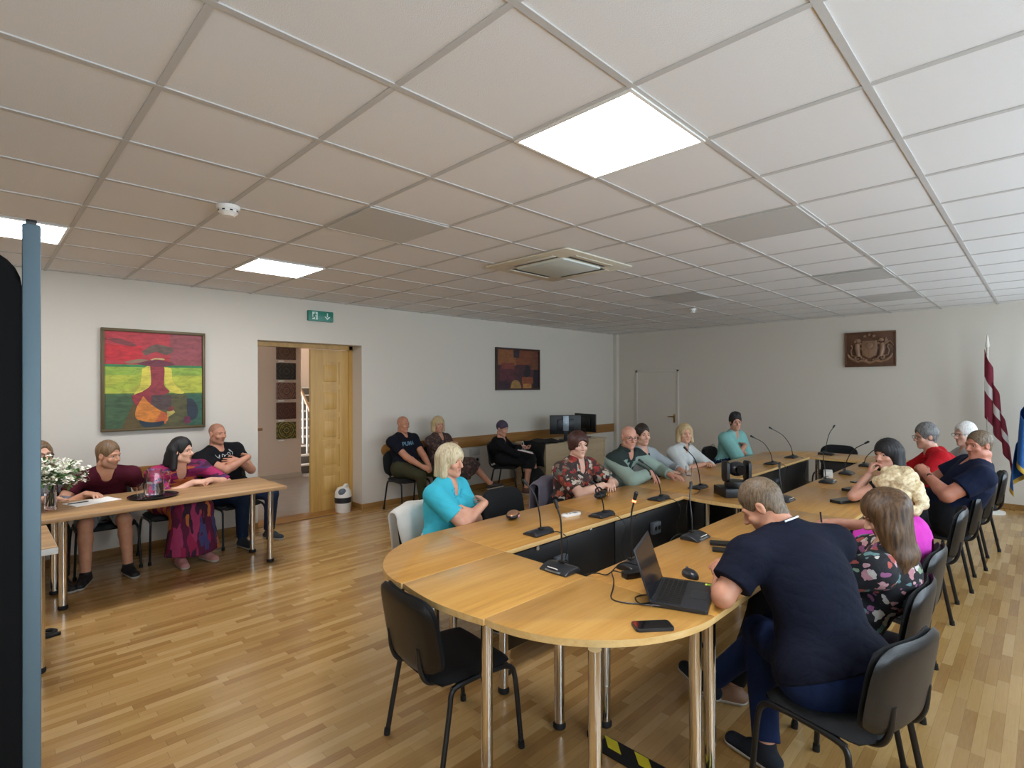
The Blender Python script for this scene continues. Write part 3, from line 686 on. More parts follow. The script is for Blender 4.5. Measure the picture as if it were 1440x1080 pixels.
# laptop
lt = thing('laptop', 'open black laptop on the near end of the table beside the writing man', 'laptop', (2.215, 1.14, T), math.atan2(.115, .309))
g = G(); g.prism(rrect(-.165, -.115, .165, .115, .01), .002, .018, .003); g.obj('base', M_dark, lt)
g = G()
for i in range(13):
    for j in range(5): g.box(-.145+.0223*i, -.005+.021*j, .018, -.126+.0223*i, .0125+.021*j, .0195)
g.obj('keyboard', M_black, lt)
g = G(); g.box(-.05, -.1, .018, .05, -.03, .0188); g.obj('touchpad', mat('touchpad', '#2c2f34', .25), lt)
g = G(); g.box(.13, -.105, .018, .155, -.088, .0187, mi=0).box(.13, -.088, .018, .155, -.08, .0187, mi=1); g.obj('sticker', [mat('sticker_green', '#79b83a', .5), mat('sticker_yellow', '#e6e25a', .5)], lt)
Ms = Matrix.Translation((0, .112, .016)) @ Matrix.Rotation(D(-18), 4, 'X')
g = G(); g.box(-.165, 0, 0, .165, .007, .225, .003, M=Ms); lid = g.obj('screen_lid', M_dark, lt)
g = G(); g.box(-.155, -.001, .012, .155, 0, .215, M=Ms); g.obj('display', mat('laptop_screen', '#14161d', .15), lid)
g = G(); g.tube([(-.13, .112, .014), (.13, .112, .014)], .007); g.obj('hinge', M_black, lt)
pa = thing('power_adapter', 'black laptop power adapter with looping cable on the near end of the table', 'power adapter', (2.28, 1.425, T), D(-25))
g = G(); g.box(-.065, -.025, 0, .065, .025, .03, .006); g.obj('brick', M_black, pa)
R_ = Matrix.Rotation(D(25), 3, 'Z')
W2 = lambda L: [R_ @ (Vector(p)-Vector((2.28, 1.425, 0))) for p in L]
g = G(); g.tube(spline(W2([(2.25, 1.44, .012), (2.2, 1.5, .03), (2.15, 1.46, .006), (2.07, 1.41, .004), (1.97, 1.35, .004), (1.97, 1.28, .004), (2.03, 1.21, .004), (2.10, 1.2, .004), (2.11, 1.26, .004), (2.05, 1.28, .004), (2.0, 1.22, .006), (2.03, 1.16, .008), (2.055, 1.125, .008)]), 8), .003, 6); g.obj('laptop_cable', M_blackm, pa)
g = G(); g.tube(spline(W2([(2.37, 1.38, .012), (2.42, 1.37, .02), (2.45, 1.41, .005), (2.36, 1.45, .03), (2.28, 1.5, .05), (2.2, 1.53, .006), (2.14, 1.56, .02), (2.13, 1.63, -.02), (2.2, 1.66, -.2)]), 8), .003, 6); g.obj('mains_cable', M_blackm, pa)
def phone(name, label, cat, x, y, rz, w, l, h, m=None, group=None):
    p = thing(name, label, cat, (x, y, T), rz, group)
    g = G(); g.prism(rrect(-w/2, -l/2, w/2, l/2, min(w, l)*.14), .0005, h, .0025); g.obj('case', m or M_dark, p)
    g = G(); g.prism(rrect(-w/2+.004, -l/2+.004, w/2-.004, l/2-.004, min(w, l)*.1), h-.001, h+.0006); g.obj('screen', M_screen, p)
phone('mobile_phone', 'black mobile phone alone near the rounded near edge of the table', 'phone', 1.85, 1.08, D(50), .075, .15, .012)
phone('mobile_phone', 'upper of two dark phones lying left of the writing man', 'phone', 3.10, 1.335, D(27), .075, .165, .013, group='two dark phones')
phone('mobile_phone', 'lower of two dark phones lying left of the writing man', 'phone', 2.99, 1.27, D(27), .075, .165, .011, group='two dark phones')
phone('tablet_case', 'slim black case on the table before the dark-haired woman', 'case', 5.5, 1.2, D(70), .1, .24, .022, m=M_black)
phone('tablet_case', 'slim black case on the table before the curly blonde woman', 'case', 4.9, 1.14, D(70), .1, .24, .022, m=M_black)
phone('small_phone', 'small dark phone under the elbow of the dark-haired woman', 'phone', 5.95, 1.28, D(60), .06, .12, .01)
mo = thing('computer_mouse', 'black computer mouse beside the open laptop', 'mouse', (2.47, 1.235, T), D(-30))
g = G(); g.ball((0, 0, .008), (.033, .055, .03), u=18, v=12)
for v in g.bm.verts: v.co.z = max(0, v.co.z)
g.obj('body', M_dark, mo, ang=60); g = G(); g.cyl((-.004, .025, .034), (.004, .025, .034), .008); g.obj('scroll_wheel', M_grey, mo)
rm = thing('remote_control', 'white remote control on the table before the empty chair', 'remote', (3.03, 2.42, T), D(-100))
g = G(); g.prism(rrect(-.024, -.085, .024, .085, .022), 0, .018, .006); g.obj('body', M_white, rm)
g = G(); g.box(-.014, .02, .0178, .014, .055, .0186); g.obj('display', mat('lcd_grey', '#6b6f70', .3), rm)
g = G(); 
for k in range(2): g.cyl((0, -.01-.03*k, .0175), (0, -.01-.03*k, .0187), .009)
g.obj('button', MATS['lcd_grey'], rm)
gc = thing('glasses_case', 'copper and black glasses case near the woman in blue', 'glasses case', (2.68, 2.66, T), D(-60))
g = G(); g.ball((0, 0, .026), (.045, .085, .026), u=18, v=10); g.obj('lower_shell', M_black, gc, ang=60)
g = G(); g.ball((0, 0, .034), (.041, .08, .022), u=18, v=10)
for v in g.bm.verts: v.co.z = max(.032, v.co.z)
g.obj('lid', mat('copper', '#b98a68', .3, .6), gc, ang=60)
g = G(); g.box(.04, -.02, .014, .0455, .02, .03, .002); g.obj('clasp_label', mat('pink_label', '#d7a0a4', .5), gc)
hb = thing('handbag', 'small black handbag with a gold ring at the arms of the woman in red florals', 'handbag', (3.68, 2.62, T), D(10))
g = G(); g.ball((0, 0, .03), (.11, .04, .03)); g.obj('bag', M_black, hb, ang=60)
g = G(); g.tube(spline([(-.08, 0, .03), (-.06, .02, .075), (0, .02, .085), (.05, .02, .06), (.08, 0, .03)], 6), .007, 8); g.obj('handle', M_black, hb)
g = G(); g.tube([Vector((.03+.016*math.cos(a), -.042, .03+.016*math.sin(a))) for a in [k*PI/6 for k in range(12)]], .003, 6, closed=True); g.obj('gold_ring', mat('gold', '#c9a14a', .25, 1), hb)
ab = thing('adapter_box', 'white adapter box at the inner edge of the flag-side table row', 'adapter', (6.12, 1.57, T), D(15))
g = G(); g.box(-.1, -.04, 0, .1, .04, .06, .008); g.obj('body', M_white, ab)
g = G(); g.tube(spline([(-.1, 0, .02), (-.16, .05, .01), (-.2, .1, -.05), (-.15, .12, -.3)], 6), .004, 6); g.obj('cable', M_blackm, ab)
gl = thing('drinking_glass', 'clear drinking glass beside the blonde woman in the white shirt', 'glass', (5.22, 2.62, T))
M_glass = glass('clear_glass'); M_water = glass('water', '#f4fbfb')
def tumbler(r, h, parent):
    g = G(); g.lathe([(0, 0), (r*.85, 0), (r, h), (r-.003, h), (r*.85-.003, .006), (0, .006)], 24); return g.obj('bowl', M_glass, parent)
tumbler(.033, .1, gl)

# ---------------------------------------------------------------- side table with flowers, jug and tray
st = thing('side_table', 'pale oak side table with chrome legs in front of the seated group at left', 'table', (1.2, 5.4, 0))
g = G(); g.prism([(-.88, -.42), (.88, -.35), (.88, .38), (-.88, .38)], T-.03, T, .003); g.obj('tabletop', [M_lightoak], st)
for x, y in ((.48, 5.24), (.465, 5.67), (2.0, 5.24), (1.99, 5.67)): leg(st, x-1.2, y-5.4, T-.03, .026)
va = thing('flower_vase', 'clear glass vase of white blossoms on the left end of the side table', 'vase', (.42, 5.38, T))
g = G(); g.lathe([(0, 0), (.035, 0), (.04, .01), (.037, .1), (.045, .2), (.042, .2), (.034, .1), (.036, .015), (0, .012)], 28); g.obj('vase', M_glass, va)
g = G(); g.lathe([(0, .013), (.0345, .015), (.033, .1), (.036, .13), (0, .13)], 24); g.obj('water', M_water, va)
rnd = random.Random(3); M_stem = mat('stem_green', '#4f6b33', .6); M_leaf = mat('leaf_green', '#4c7036', .55, var=.25, bscale=60); M_petal = mat('petal_white', '#efeee0', .6); M_cen = mat('pollen', '#d8c46a', .7)
heads = []
def petal(g, c, d, ln, wd):
    d = d.normalized(); s = d.cross(Vector((0, 0, 1)) if abs(d.z) < .95 else Vector((1, 0, 0))).normalized(); u = s.cross(d); B = g.bm
    rows = [[B.verts.new(c+d*ln*t+s*wd*w*k+u*(ln*.12*(1-(2*t-1)**2)-abs(k)*wd*.12)) for k in (-.5, 0, .5)] for t, w in ((0, .25), (.3, .85), (.7, 1), (1, .35))]
    for a, b in zip(rows, rows[1:]):
        for i in (0, 1): B.faces.new((a[i], a[i+1], b[i+1], b[i]))
gs_, gl_, gp_, gcn = G(), G(), G(), G()
for k in range(60):
    a = rnd.uniform(0, 2*PI); rr = .17*math.sqrt(rnd.random()); z = .27+.13*rnd.random()-.25*(rr/.17)**2*.35
    if k < 14: a = rnd.uniform(-.9, .9); rr = rnd.uniform(.15, .23); z = rnd.uniform(.20, .34)
    tip = Vector((rr*math.cos(a), rr*math.sin(a), z)); heads.append(tip)
    if k < 16: gs_.tube(spline([(rnd.uniform(-.02, .02), rnd.uniform(-.02, .02), .03), (tip.x*.15, tip.y*.15, .2), tip], 5), .002, 5)
    for q in range(rnd.randint(5, 8)):
        c = tip+Vector((rnd.gauss(0, .018), rnd.gauss(0, .018), rnd.gauss(0, .014))); petal(gcn, c-Vector((.003, 0, 0)), Vector((1, 0, .1)), .006, .005)
        th, ph = rnd.uniform(-.7, .7), rnd.uniform(-.7, .7)
        for p in range(4):
            an = p*PI/2+rnd.random(); d = Vector((math.cos(an), math.sin(an), .25)); d.rotate(Matrix.Rotation(th, 3, 'X') @ Matrix.Rotation(ph, 3, 'Y'))
            petal(gp_, c, d, .022, .016)
    for q in range(5):
        c = tip*rnd.uniform(.55, .98); c.z = tip.z*rnd.uniform(.7, .97)+.02; d = Vector((rnd.gauss(0, 1), rnd.gauss(0, 1), rnd.gauss(-.1, .6))).normalized()
        petal(gl_, c, d, .05, .024)
gs_.obj('stems', M_stem, va); gl_.obj('leaves', M_leaf, va); pt = gp_.obj('blossoms', M_petal, va); gcn.obj('blossom_centres', M_cen, pt)
tr = thing('serving_tray', 'round black serving tray on the side table under the water jug', 'tray', (1.085, 5.38, T))
g = G(); g.lathe([(0, 0), (.17, 0), (.185, .014), (.18, .016), (.168, .005), (0, .005)], 40); g.obj('dish', mat('tray_black', '#141517', .25), tr)
jg = thing('water_jug', 'clear glass water jug on the black tray', 'jug', (1.10, 5.41, T+.005))
g = G(); g.lathe([(0, 0), (.07, 0), (.074, .012), (.07, .13), (.058, .19), (.056, .21), (.06, .225), (.057, .225), (.053, .21), (.055, .19), (.066, .13), (.069, .014), (0, .01)], 32); g.obj('body', M_glass, jg)
g = G(); g.lathe([(0, .0105), (.068, .0145), (.0655, .11), (0, .11)], 32); g.obj('water', M_water, jg)
g = G(); g.tube(spline([(.058, 0, .19), (.1, 0, .19), (.115, 0, .13), (.1, 0, .07), (.07, 0, .05)], 6), .007, 8); g.obj('handle', M_glass, jg)
tm = thing('drinking_glass', 'clear drinking glass on the black tray left of the jug', 'glass', (.99, 5.33, T+.0055)); tumbler(.034, .12, tm)
pp = thing('paper_sheet', 'white sheet of paper on the side table before the man in maroon', 'paper', (.69, 5.5, T), D(17))
g = G(); g.box(-.16, -.11, .0005, .16, .11, .004); g.obj('sheets', mat('paper', '#f1efeb', .7), pp)
pn = thing('pen', 'dark pen lying on the white sheet of paper', 'pen', (.6, 5.5, T+.008), D(10)); g = G(); g.cyl((-.07, 0, 0), (.06, 0, 0), .0045).cyl((.06, 0, 0), (.07, 0, 0), .0045, .001); g.obj('barrel', M_dark, pn)

# ---------------------------------------------------------------- left foreground
ft = thing('desk', 'small white-edged desk with a chrome leg behind the display', 'desk', (-.2, 4.45, 0))
g = G(); g.prism([(-.5, -.35), (.555, -.35), (.555, .36), (-.5, .36)], T-.04, T-.004, .002); g.obj('tabletop', mat('desk_white', '#d7d8d6', .4), ft)
g = G(); g.prism([(-.497, -.347), (.552, -.347), (.552, .357), (-.497, .357)], T-.004, T); g.obj('wood_surface', M_lightoak, ft)
for x, y in ((.48, .23), (-.42, .28), (.48, -.28), (-.42, -.28)): leg(ft, x, y, T-.04, .022)
l2 = thing('laptop', 'open dark laptop on the small desk partly hidden behind the display', 'laptop', (.14, 4.62, T), D(115))
g = G(); g.prism(rrect(-.16, -.11, .16, .11, .01), .002, .02, .003); g.obj('base', mat('silver_grey', '#777b80', .35, .5), l2)
g = G(); g.box(-.15, -.02, .02, .15, .09, .022); g.obj('keyboard', M_black, l2)
g = G(); g.box(-.16, 0, 0, .16, .007, .22, .003, M=Matrix.Translation((0, .105, .018)) @ Matrix.Rotation(D(-20), 4, 'X')); g.obj('screen_lid', M_dark, l2)
cb_ = G(); cb_.tube(spline([(.0, 0, .4), (.01, .0, .2), (.02, .0, .03), (.06, -.03, .012), (.1, .0, .012), (.07, .05, .012), (.0, .03, .012), (-.03, -.03, .012), (.05, -.07, .012), (.12, -.06, .012)], 8), .012, 8)
tag(cb_.obj('cable_bundle', M_rubber, loc=(.3, 4.78, 0)), 'thick black cable bundle trailing on the floor beside the small desk', 'cable')
# big display seen from behind
ax_, ay_ = .118, 2.03
dp = thing('display_stand', 'tall black display seen edge-on from behind with a slate blue frame at far left', 'display', (ax_, ay_, 0), D(177))
# local x points left in view, local y away from the camera
M_slate = mat('slate_metal', '#52656f', .5, .2)
g = G(); g.box(-.02, -.03, .12, .02, .03, 2.125, .006); g.obj('side_frame', M_slate, dp)
g = G(); g.prism(rrect(.02, .2, 1.25, 2.05, .1), -.03, .025, .015, M=Matrix(((1, 0, 0, 0), (0, 0, 1, 0), (0, 1, 0, 0), (0, 0, 0, 1)))); g.obj('panel', mat('panel_black', '#060607', .8, Specular_IOR_Level=.15), dp)
g = G(); g.box(-.012, -.01, 2.125, .012, .015, 2.14, .003); g.obj('top_cap', M_black, dp)
for z in (1.79, 1.52, .72):
    g = G(); g.box(.024, -.06, z-.045, .16, -.03, z, .008).box(.024, -.085, z-.045, .05, -.03, z-.03, .004); g.obj('bracket', mat('bracket_blue', '#2c3a47', .4), dp)
g = G(); g.box(.1, -.3, .03, .18, .3, .1, .01).box(1.0, -.3, .03, 1.08, .3, .1, .01).box(-.03, -.04, .03, 1.1, .04, .1, .01).box(.1, -.03, .1, .18, .02, .3).box(1.0, -.03, .1, 1.08, .02, .3); b_ = g.obj('base_frame', M_blackm, dp)
for x in (.14, 1.04):
    for y in (-.27, .27): g = G(); g.cyl((x-.015, y, .025), (x+.015, y, .025), .025); g.obj('castor', M_rubber, b_)
# desk the photographer stands behind: only its corner shows
pd = thing('photographer_desk', 'honey oak desk of which only one corner shows at the bottom edge', 'desk', (.55, .29, 0))
g = G(); g.prism([(-.4, -.6), (.4, -.6), (.4, .57), (-.4, .57)], T-.03, T, .003); g.obj('tabletop', M_oak, pd)
for x, y in ((-.33, -.53), (.33, -.53), (-.33, .5), (.33, .5)): leg(pd, x, y, T-.03)

# waste bin in the doorway
wb = thing('waste_bin', 'small white swing-lid waste bin with a black band beside the doorway', 'bin', (3.47, 6.62, 0))
g = G(); g.lathe([(0, 0), (.09, 0), (.097, .01), (.105, .2), (0, .2)], 32); g.obj('body', M_white, wb)
g = G(); g.lathe([(.104, .13), (.108, .135), (.11, .2), (.106, .205), (.1, .2)], 32); g.obj('band', M_dark, wb)
g = G(); g.lathe([(0, .2), (.107, .2), (.11, .215), (.1, .275), (.07, .325), (.0, .345)], 32); ld = g.obj('lid', M_white, wb)
g = G(); g.ball((-.035, -.055, .275), (.06, .045, .05)); g.obj('swing_flap', M_grey, ld)
g = G(); g.tube(spline([(-.03, -.06, .325), (.02, -.02, .36), (.07, .03, .35), (.09, .05, .3)], 6), .012, 8, flat=1.8); g.obj('handle', M_white, wb)

# far corner: desk, monitors, backpack, coat
fd = thing('corner_desk', 'beech desk with a side panel in the far left corner', 'desk', (7.2, 6.02, 0))
g = G(); g.box(-.72, -.34, .69, .95, .36, .72, .003); g.obj('desktop', M_beech, fd)
g = G(); g.box(-.7, -.32, 0, -.67, .34, .69); g.obj('side_panel', M_beech, fd); g = G(); g.box(.9, -.32, 0, .93, .34, .69); g.obj('side_panel', M_beech, fd)
g = G(); g.box(-.67, -.31, .1, .9, -.285, .69); g.obj('front_panel', M_beech, fd)
def monitor(x, y, rz, lb, stripe):
    m = thing('computer_monitor', lb, 'monitor', (x, y, .72), rz, 'monitors on the corner desk')
    g = G(); g.lathe([(0, 0), (.12, 0), (.115, .012), (0, .014)], 28); g.obj('foot', M_black, m)
    g = G(); g.box(-.03, -.02, .01, .03, .015, .3, .004); g.obj('neck', M_dark, m)
    g = G(); g.box(-.275, .0, .1, .275, .03, .43, .006).box(-.15, -.03, .16, .15, .0, .36, .01); b = g.obj('housing', M_black, m)
    g = G(); g.box(-.265, .03, .11, .265, .031, .42); g.obj('screen', M_screen, b)
    if stripe:
        g = G(); g.box(-.05, -.034, .16, .05, -.03, .42, .002); g.obj('rear_cover', mat('silver', '#8f9aa5', .35, .4), m)
        g = G(); g.lathe([(0, 0), (.012, 0), (.012, .001), (0, .001)], M=Matrix.Translation((0, -.0342, .3)) @ Matrix.Rotation(PI/2, 4, 'X')); g.obj('emblem', M_white, m)
# local -y is the rear of the monitor and faces the room
monitor(7.28, 5.93, D(-38), 'black monitor seen from behind with a silver rear cover, left of two', True)
monitor(7.92, 6.0, D(-100), 'black monitor turned nearly edge-on, right of two', False)
bp = thing('backpack', 'black backpack on the floor against the corner desk', 'backpack', (6.22, 5.72, 0), D(-20))
g = G(); g.ball((0, 0, .2), (.2, .13, .2), u=20, v=14)
for v in g.bm.verts:
    if v.co.z < .1: v.co.z *= .6; v.co.x *= 1.15; v.co.y *= 1.1
g.obj('body', M_fabric, bp, ang=60)
g = G(); g.ball((0, -.1, .15), (.14, .06, .1)); g.obj('front_pocket', M_fabric, bp, ang=60)
g = G(); g.tube(spline([(-.05, 0, .38), (-.03, 0, .45), (.03, 0, .45), (.05, 0, .38)], 5), .01, 8); g.obj('grab_handle', M_black, bp)
ct = thing('black_coat', 'black coat thrown over the left end of the corner desk', 'coat', (6.62, 5.9, 0), 0)
g = G()
def coat(u, v):
    a = u*1.0; y = -.2+.5*v+.02*math.sin(9*u)
    if a < .45: x = -.16-.012*math.sin(7*v)-.01; z = .36+.36*(a/.45)+.015*math.sin(11*v)
    else: x = -.16+(a-.45)*1.1; z = .755+.015*math.sin(14*u)*math.cos(9*v)-.02*(a-.45)
    return (x, y, z)
g.grid(coat, 30, 14); o = g.obj('cloth', M_fabric, ct, ang=70); md = o.modifiers.new('s', 'SOLIDIFY'); md.thickness = .02
kb = thing('desk_telephone', 'dark telephone and papers between the two monitors', 'telephone', (7.62, 5.84, .72), D(-50))
g = G(); g.box(-.09, -.1, 0, .09, .1, .04, .01); g.obj('body', M_black, kb); g = G(); g.tube([(-.06, -.08, .055), (-.06, .08, .055)], .018); g.obj('handset', M_black, kb)

# ---------------------------------------------------------------- flags
def flag(name, label, x, y, ztop, hoist, fly, cols, lateral, seed, pole_top, finial, drop=1.05, amp=.035):
    f = thing(name, label, 'flag', (x, y, 0))
    g = G(); g.lathe([(0, 0), (.17, 0), (.17, .02), (.05, .035), (.03, .06), (0, .06)], 36); g.obj('base', M_white, f)
    g = G(); g.cyl((0, 0, .05), (0, 0, pole_top), .014); g.obj('pole', mat('flag_pole', '#cfcac0', .4), f)
    g = G(); g.lathe([(0, 0), (.02, 0), (.026, .03), (.02, .06), (.012, .13), (0, .19)], 16, M=Matrix.Translation((0, 0, pole_top))); g.obj('finial', mat('finial', '#e6e3da', .35), f)
    def cl(u, v):
        z = ztop-v*hoist*(1-.35*u)-u*drop*fly/1.5
        w = lateral*(u**.8)*(.75+.35*v); ph = seed+u*19+v*2
        return (amp*min(1, u*4+.1)*math.cos(ph)+.0, -w+.55*amp*math.sin(ph)*min(1, u*4+.1)+.03, z)
    g = G(); g.grid(cl, 44, 40)
    for fc in g.bm.faces: pass
    # colour by position along the hoist
    nv = 40
    for i, fc in enumerate(g.bm.faces):
        v = ((i % nv)+.5)/nv; fc.material_index = 0
        for k, (lim, mi) in enumerate(cols[1]):
            if v <= lim: fc.material_index = mi; break
    o = g.obj('cloth', cols[0], f, ang=80); md = o.modifiers.new('s', 'SOLIDIFY'); md.thickness = .003
    return f
M_mar = mat('flag_maroon', '#7d2236', .8, bump=.2, bscale=300); M_fw = mat('flag_white', '#d9d7d6', .8); M_fb = mat('flag_blue', '#1f5fa8', .6); M_fy = mat('flag_yellow', '#c9a640', .7)
flag('national_flag', 'maroon and white striped flag hanging on a pole in the far right corner', 9.35, .54, 2.13, .9, 1.5, ([M_mar, M_fw], [(.4, 0), (.6, 1), (1, 0)]), .26, .3, 2.15, True)
flag('national_flag', 'blue and yellow flag hanging at the right edge of the picture', 9.2, .02, 2.2, 1.0, 1.6, ([M_fb, M_fy], [(.9, 0), (1, 1)]), -.22, 1.1, 2.25, True, 1.2, .1)
# ---------------------------------------------------------------- people: smooth implicit bodies meshed with surface nets
V3 = lambda *a: np.array(a, dtype=np.float64)
def nrm(v): return v/(np.linalg.norm(v)+1e-12)
class Field:
    def __init__(s, lo, hi, h, zfine=None):
        ax = []
        for i in range(3):
            if i == 2 and zfine:
                zs = [lo[2]]
                while zs[-1] < hi[2]: zs.append(zs[-1]+(h*zfine[2] if zfine[0] < zs[-1] < zfine[1] else h))
                ax.append(np.array(zs, dtype=np.float32))
            else: ax.append(np.arange(lo[i], hi[i]+h, h, dtype=np.float32))
        s.ax = ax; s.D = np.full([len(a) for a in ax], .06, dtype=np.float32)
    def sub(s, lo, hi):
        sl = []
        for i in range(3):
            a = np.searchsorted(s.ax[i], lo[i]); b = np.searchsorted(s.ax[i], hi[i])
            if b <= a: return None, None
            sl.append(slice(a, b))
        q = [s.ax[0][sl[0]][:, None, None], s.ax[1][sl[1]][None, :, None], s.ax[2][sl[2]][None, None, :]]
        return tuple(sl), q
    def put(s, sl, d, k, neg):
        A = s.D[sl]
        if neg:
            B = -d
            if k > 0: hh = np.maximum(k-np.abs(A-B), 0)/k; s.D[sl] = np.maximum(A, B)+hh*hh*(k*.25)
            else: s.D[sl] = np.maximum(A, B)
        else:
            if k > 0: hh = np.maximum(k-np.abs(A-d), 0)/k; s.D[sl] = np.minimum(A, d)-hh*hh*(k*.25)
            else: s.D[sl] = np.minimum(A, d)
    def cone(s, a, b, ra, rb, k=.015, flat=None, neg=False, cuts=()):
        a = np.asarray(a, float); b = np.asarray(b, float); R = max(ra, rb); m = R+k+.012
        if flat: m = max(m, R*flat[1]+k+.012)
        sl, q = s.sub(np.minimum(a, b)-m, np.maximum(a, b)+m)
        if sl is None: return s
        p = [(q[i]-np.float32(a[i])) for i in range(3)]; ba = b-a
        if flat:
            n, sc = flat; n = n-nrm(ba)*n.dot(nrm(ba)); n = nrm(n); f = 1/sc-1
            qn = sum(p[i]*np.float32(n[i]) for i in range(3))*np.float32(f)
            p = [p[i]+qn*np.float32(n[i]) for i in range(3)]
        L = max(ba.dot(ba), 1e-9)
        t = np.clip(sum(p[i]*np.float32(ba[i]/L) for i in range(3)), 0, 1)
        d = np.sqrt(sum((p[i]-t*np.float32(ba[i]))**2 for i in range(3)))-(np.float32(ra)+np.float32(rb-ra)*t)
        if flat and flat[1] < 1: d = d*np.float32(flat[1]**.6)
        for (c, n) in cuts:
            n = nrm(np.asarray(n, float)); d = np.maximum(d, sum((q[i]-np.float32(c[i]))*np.float32(n[i]) for i in range(3)))
        s.put(sl, d, k, neg); return s
    def ell(s, c, r, X=None, k=.012, neg=False, cuts=()):
        """ellipsoid with axes X (3 unit vectors) and radii r"""
        X = X if X is not None else np.eye(3); c = np.asarray(c, float); m = max(r)+k+.012
        sl, q = s.sub(c-m, c+m)
        if sl is None: return s
        p = [q[i]-np.float32(c[i]) for i in range(3)]
        u = [sum(p[i]*np.float32(X[j][i]) for i in range(3)) for j in range(3)]
        k0 = np.sqrt(sum((u[j]/np.float32(r[j]))**2 for j in range(3))); k1 = np.sqrt(sum((u[j]/np.float32(r[j]**2))**2 for j in range(3)))
        d = k0*(k0-1)/np.maximum(k1, 1e-6)
        for (cc, n) in cuts:
            n = nrm(np.asarray(n, float)); d = np.maximum(d, sum((q[i]-np.float32(cc[i]))*np.float32(n[i]) for i in range(3)))
        s.put(sl, d, k, neg); return s
    def plane(s, c, n, k=0):
        """keep only the side where (p-c).n < 0"""
        n = nrm(np.asarray(n, float)); q = [s.ax[0][:, None, None], s.ax[1][None, :, None], s.ax[2][None, None, :]]
        d = sum((q[i]-np.float32(c[i]))*np.float32(n[i]) for i in range(3)); s.D = np.maximum(s.D, d); return s
    def mesh(s):
        D = s.D; ins = D < 0; n = D.shape
        c = np.zeros([x-1 for x in n], dtype=np.uint8)
        for i in (0, 1):
            for j in (0, 1):
                for k in (0, 1): c += ins[i:n[0]-1+i, j:n[1]-1+j, k:n[2]-1+k]
        act = np.argwhere((c > 0) & (c < 8))
        if len(act) == 0: return np.zeros((0, 3)), np.zeros((0, 4), int)
        cid = np.full(c.shape, -1, dtype=np.int32); cid[act[:, 0], act[:, 1], act[:, 2]] = np.arange(len(act))
        off = [(i, j, k) for i in (0, 1) for j in (0, 1) for k in (0, 1)]
        val = np.stack([D[act[:, 0]+o[0], act[:, 1]+o[1], act[:, 2]+o[2]] for o in off], 1)
        acc = np.zeros((len(act), 3)); cnt = np.zeros(len(act))
        for a in range(8):
            for ax in range(3):
                if off[a][ax]: continue
                b = a+(4, 2, 1)[ax]; va, vb = val[:, a], val[:, b]; mk = (va < 0) != (vb < 0)
                t = np.where(mk, va/np.where(mk, va-vb, 1), 0); pt = np.tile(np.array(off[a], float), (len(act), 1)); pt[:, ax] += t
                acc[mk] += pt[mk]; cnt += mk
        P = act+acc/cnt[:, None]
        V = np.stack([np.interp(P[:, i], np.arange(n[i]), s.ax[i]) for i in range(3)], 1)
        Q = []
        for ax in range(3):
            A = np.take(ins, range(0, n[ax]-1), ax); B = np.take(ins, range(1, n[ax]), ax)
            e = np.argwhere(A != B); o1, o2 = [(1, 2), (2, 0), (0, 1)][ax]
            e = e[(e[:, o1] > 0) & (e[:, o2] > 0) & (e[:, o1] < n[o1]-1) & (e[:, o2] < n[o2]-1)]
            sg = ins[e[:, 0], e[:, 1], e[:, 2]]
            def g(d1, d2):
                f = e.copy(); f[:, o1] -= d1; f[:, o2] -= d2; return cid[f[:, 0], f[:, 1], f[:, 2]]
            q = np.stack([g(1, 1), g(0, 1), g(0, 0), g(1, 0)], 1); q[~sg] = q[~sg][:, ::-1]; Q.append(q)
        return V, np.concatenate(Q)
def smooth_mesh(V, Q, it):
    for _ in range(it):
        S = np.zeros_like(V); C = np.zeros(len(V))
        for a, b in ((0, 1), (1, 2), (2, 3), (3, 0)):
            np.add.at(S, Q[:, a], V[Q[:, b]]); np.add.at(S, Q[:, b], V[Q[:, a]]); np.add.at(C, Q[:, a], 1); np.add.at(C, Q[:, b], 1)
        V = V*.45+.55*S/np.maximum(C, 1)[:, None]
    return V
def wrinkle(V, Q, amp, sc, seed, ani=(1, 1, 1)):
    r = np.random.RandomState(seed); N = np.zeros_like(V)
    fn = np.cross(V[Q[:, 2]]-V[Q[:, 0]], V[Q[:, 3]]-V[Q[:, 1]])
    for a in range(4): np.add.at(N, Q[:, a], fn)
    N /= np.linalg.norm(N, axis=1)[:, None]+1e-9; d = np.zeros(len(V))
    for i in range(5):
        k = r.normal(size=3)*sc*np.array(ani); w = np.sin(V @ (r.normal(size=3)*sc*.5*np.array(ani))+r.rand()*6)*1.5
        d += np.abs(np.sin(V @ k+w+r.rand()*6))**.7-.6
    return V+N*(d*amp/3)[:, None]
def mesh_obj(name, V, Q, mats, parent, origin, fmat=None, attr=None):
    me = bpy.data.meshes.new(name); V = V-origin
    me.vertices.add(len(V)); me.vertices.foreach_set('co', V.astype(np.float32).ravel())
    me.loops.add(len(Q)*4); me.loops.foreach_set('vertex_index', Q.astype(np.int32).ravel())
    me.polygons.add(len(Q)); me.polygons.foreach_set('loop_start', np.arange(0, len(Q)*4, 4, dtype=np.int32))
    me.polygons.foreach_set('use_smooth', np.ones(len(Q), dtype=bool))
    if fmat is not None: me.polygons.foreach_set('material_index', fmat.astype(np.int32))
    me.update(calc_edges=True); me.validate()
    for m in (mats if isinstance(mats, (list, tuple)) else [mats]): me.materials.append(m)
    if attr is not None:
        a = me.attributes.new('tone', 'FLOAT_VECTOR', 'POINT'); a.data.foreach_set('vector', attr.astype(np.float32).ravel())
    o = bpy.data.objects.new(name, me); COL.objects.link(o)
    if parent is not None: o.parent = parent
    return o

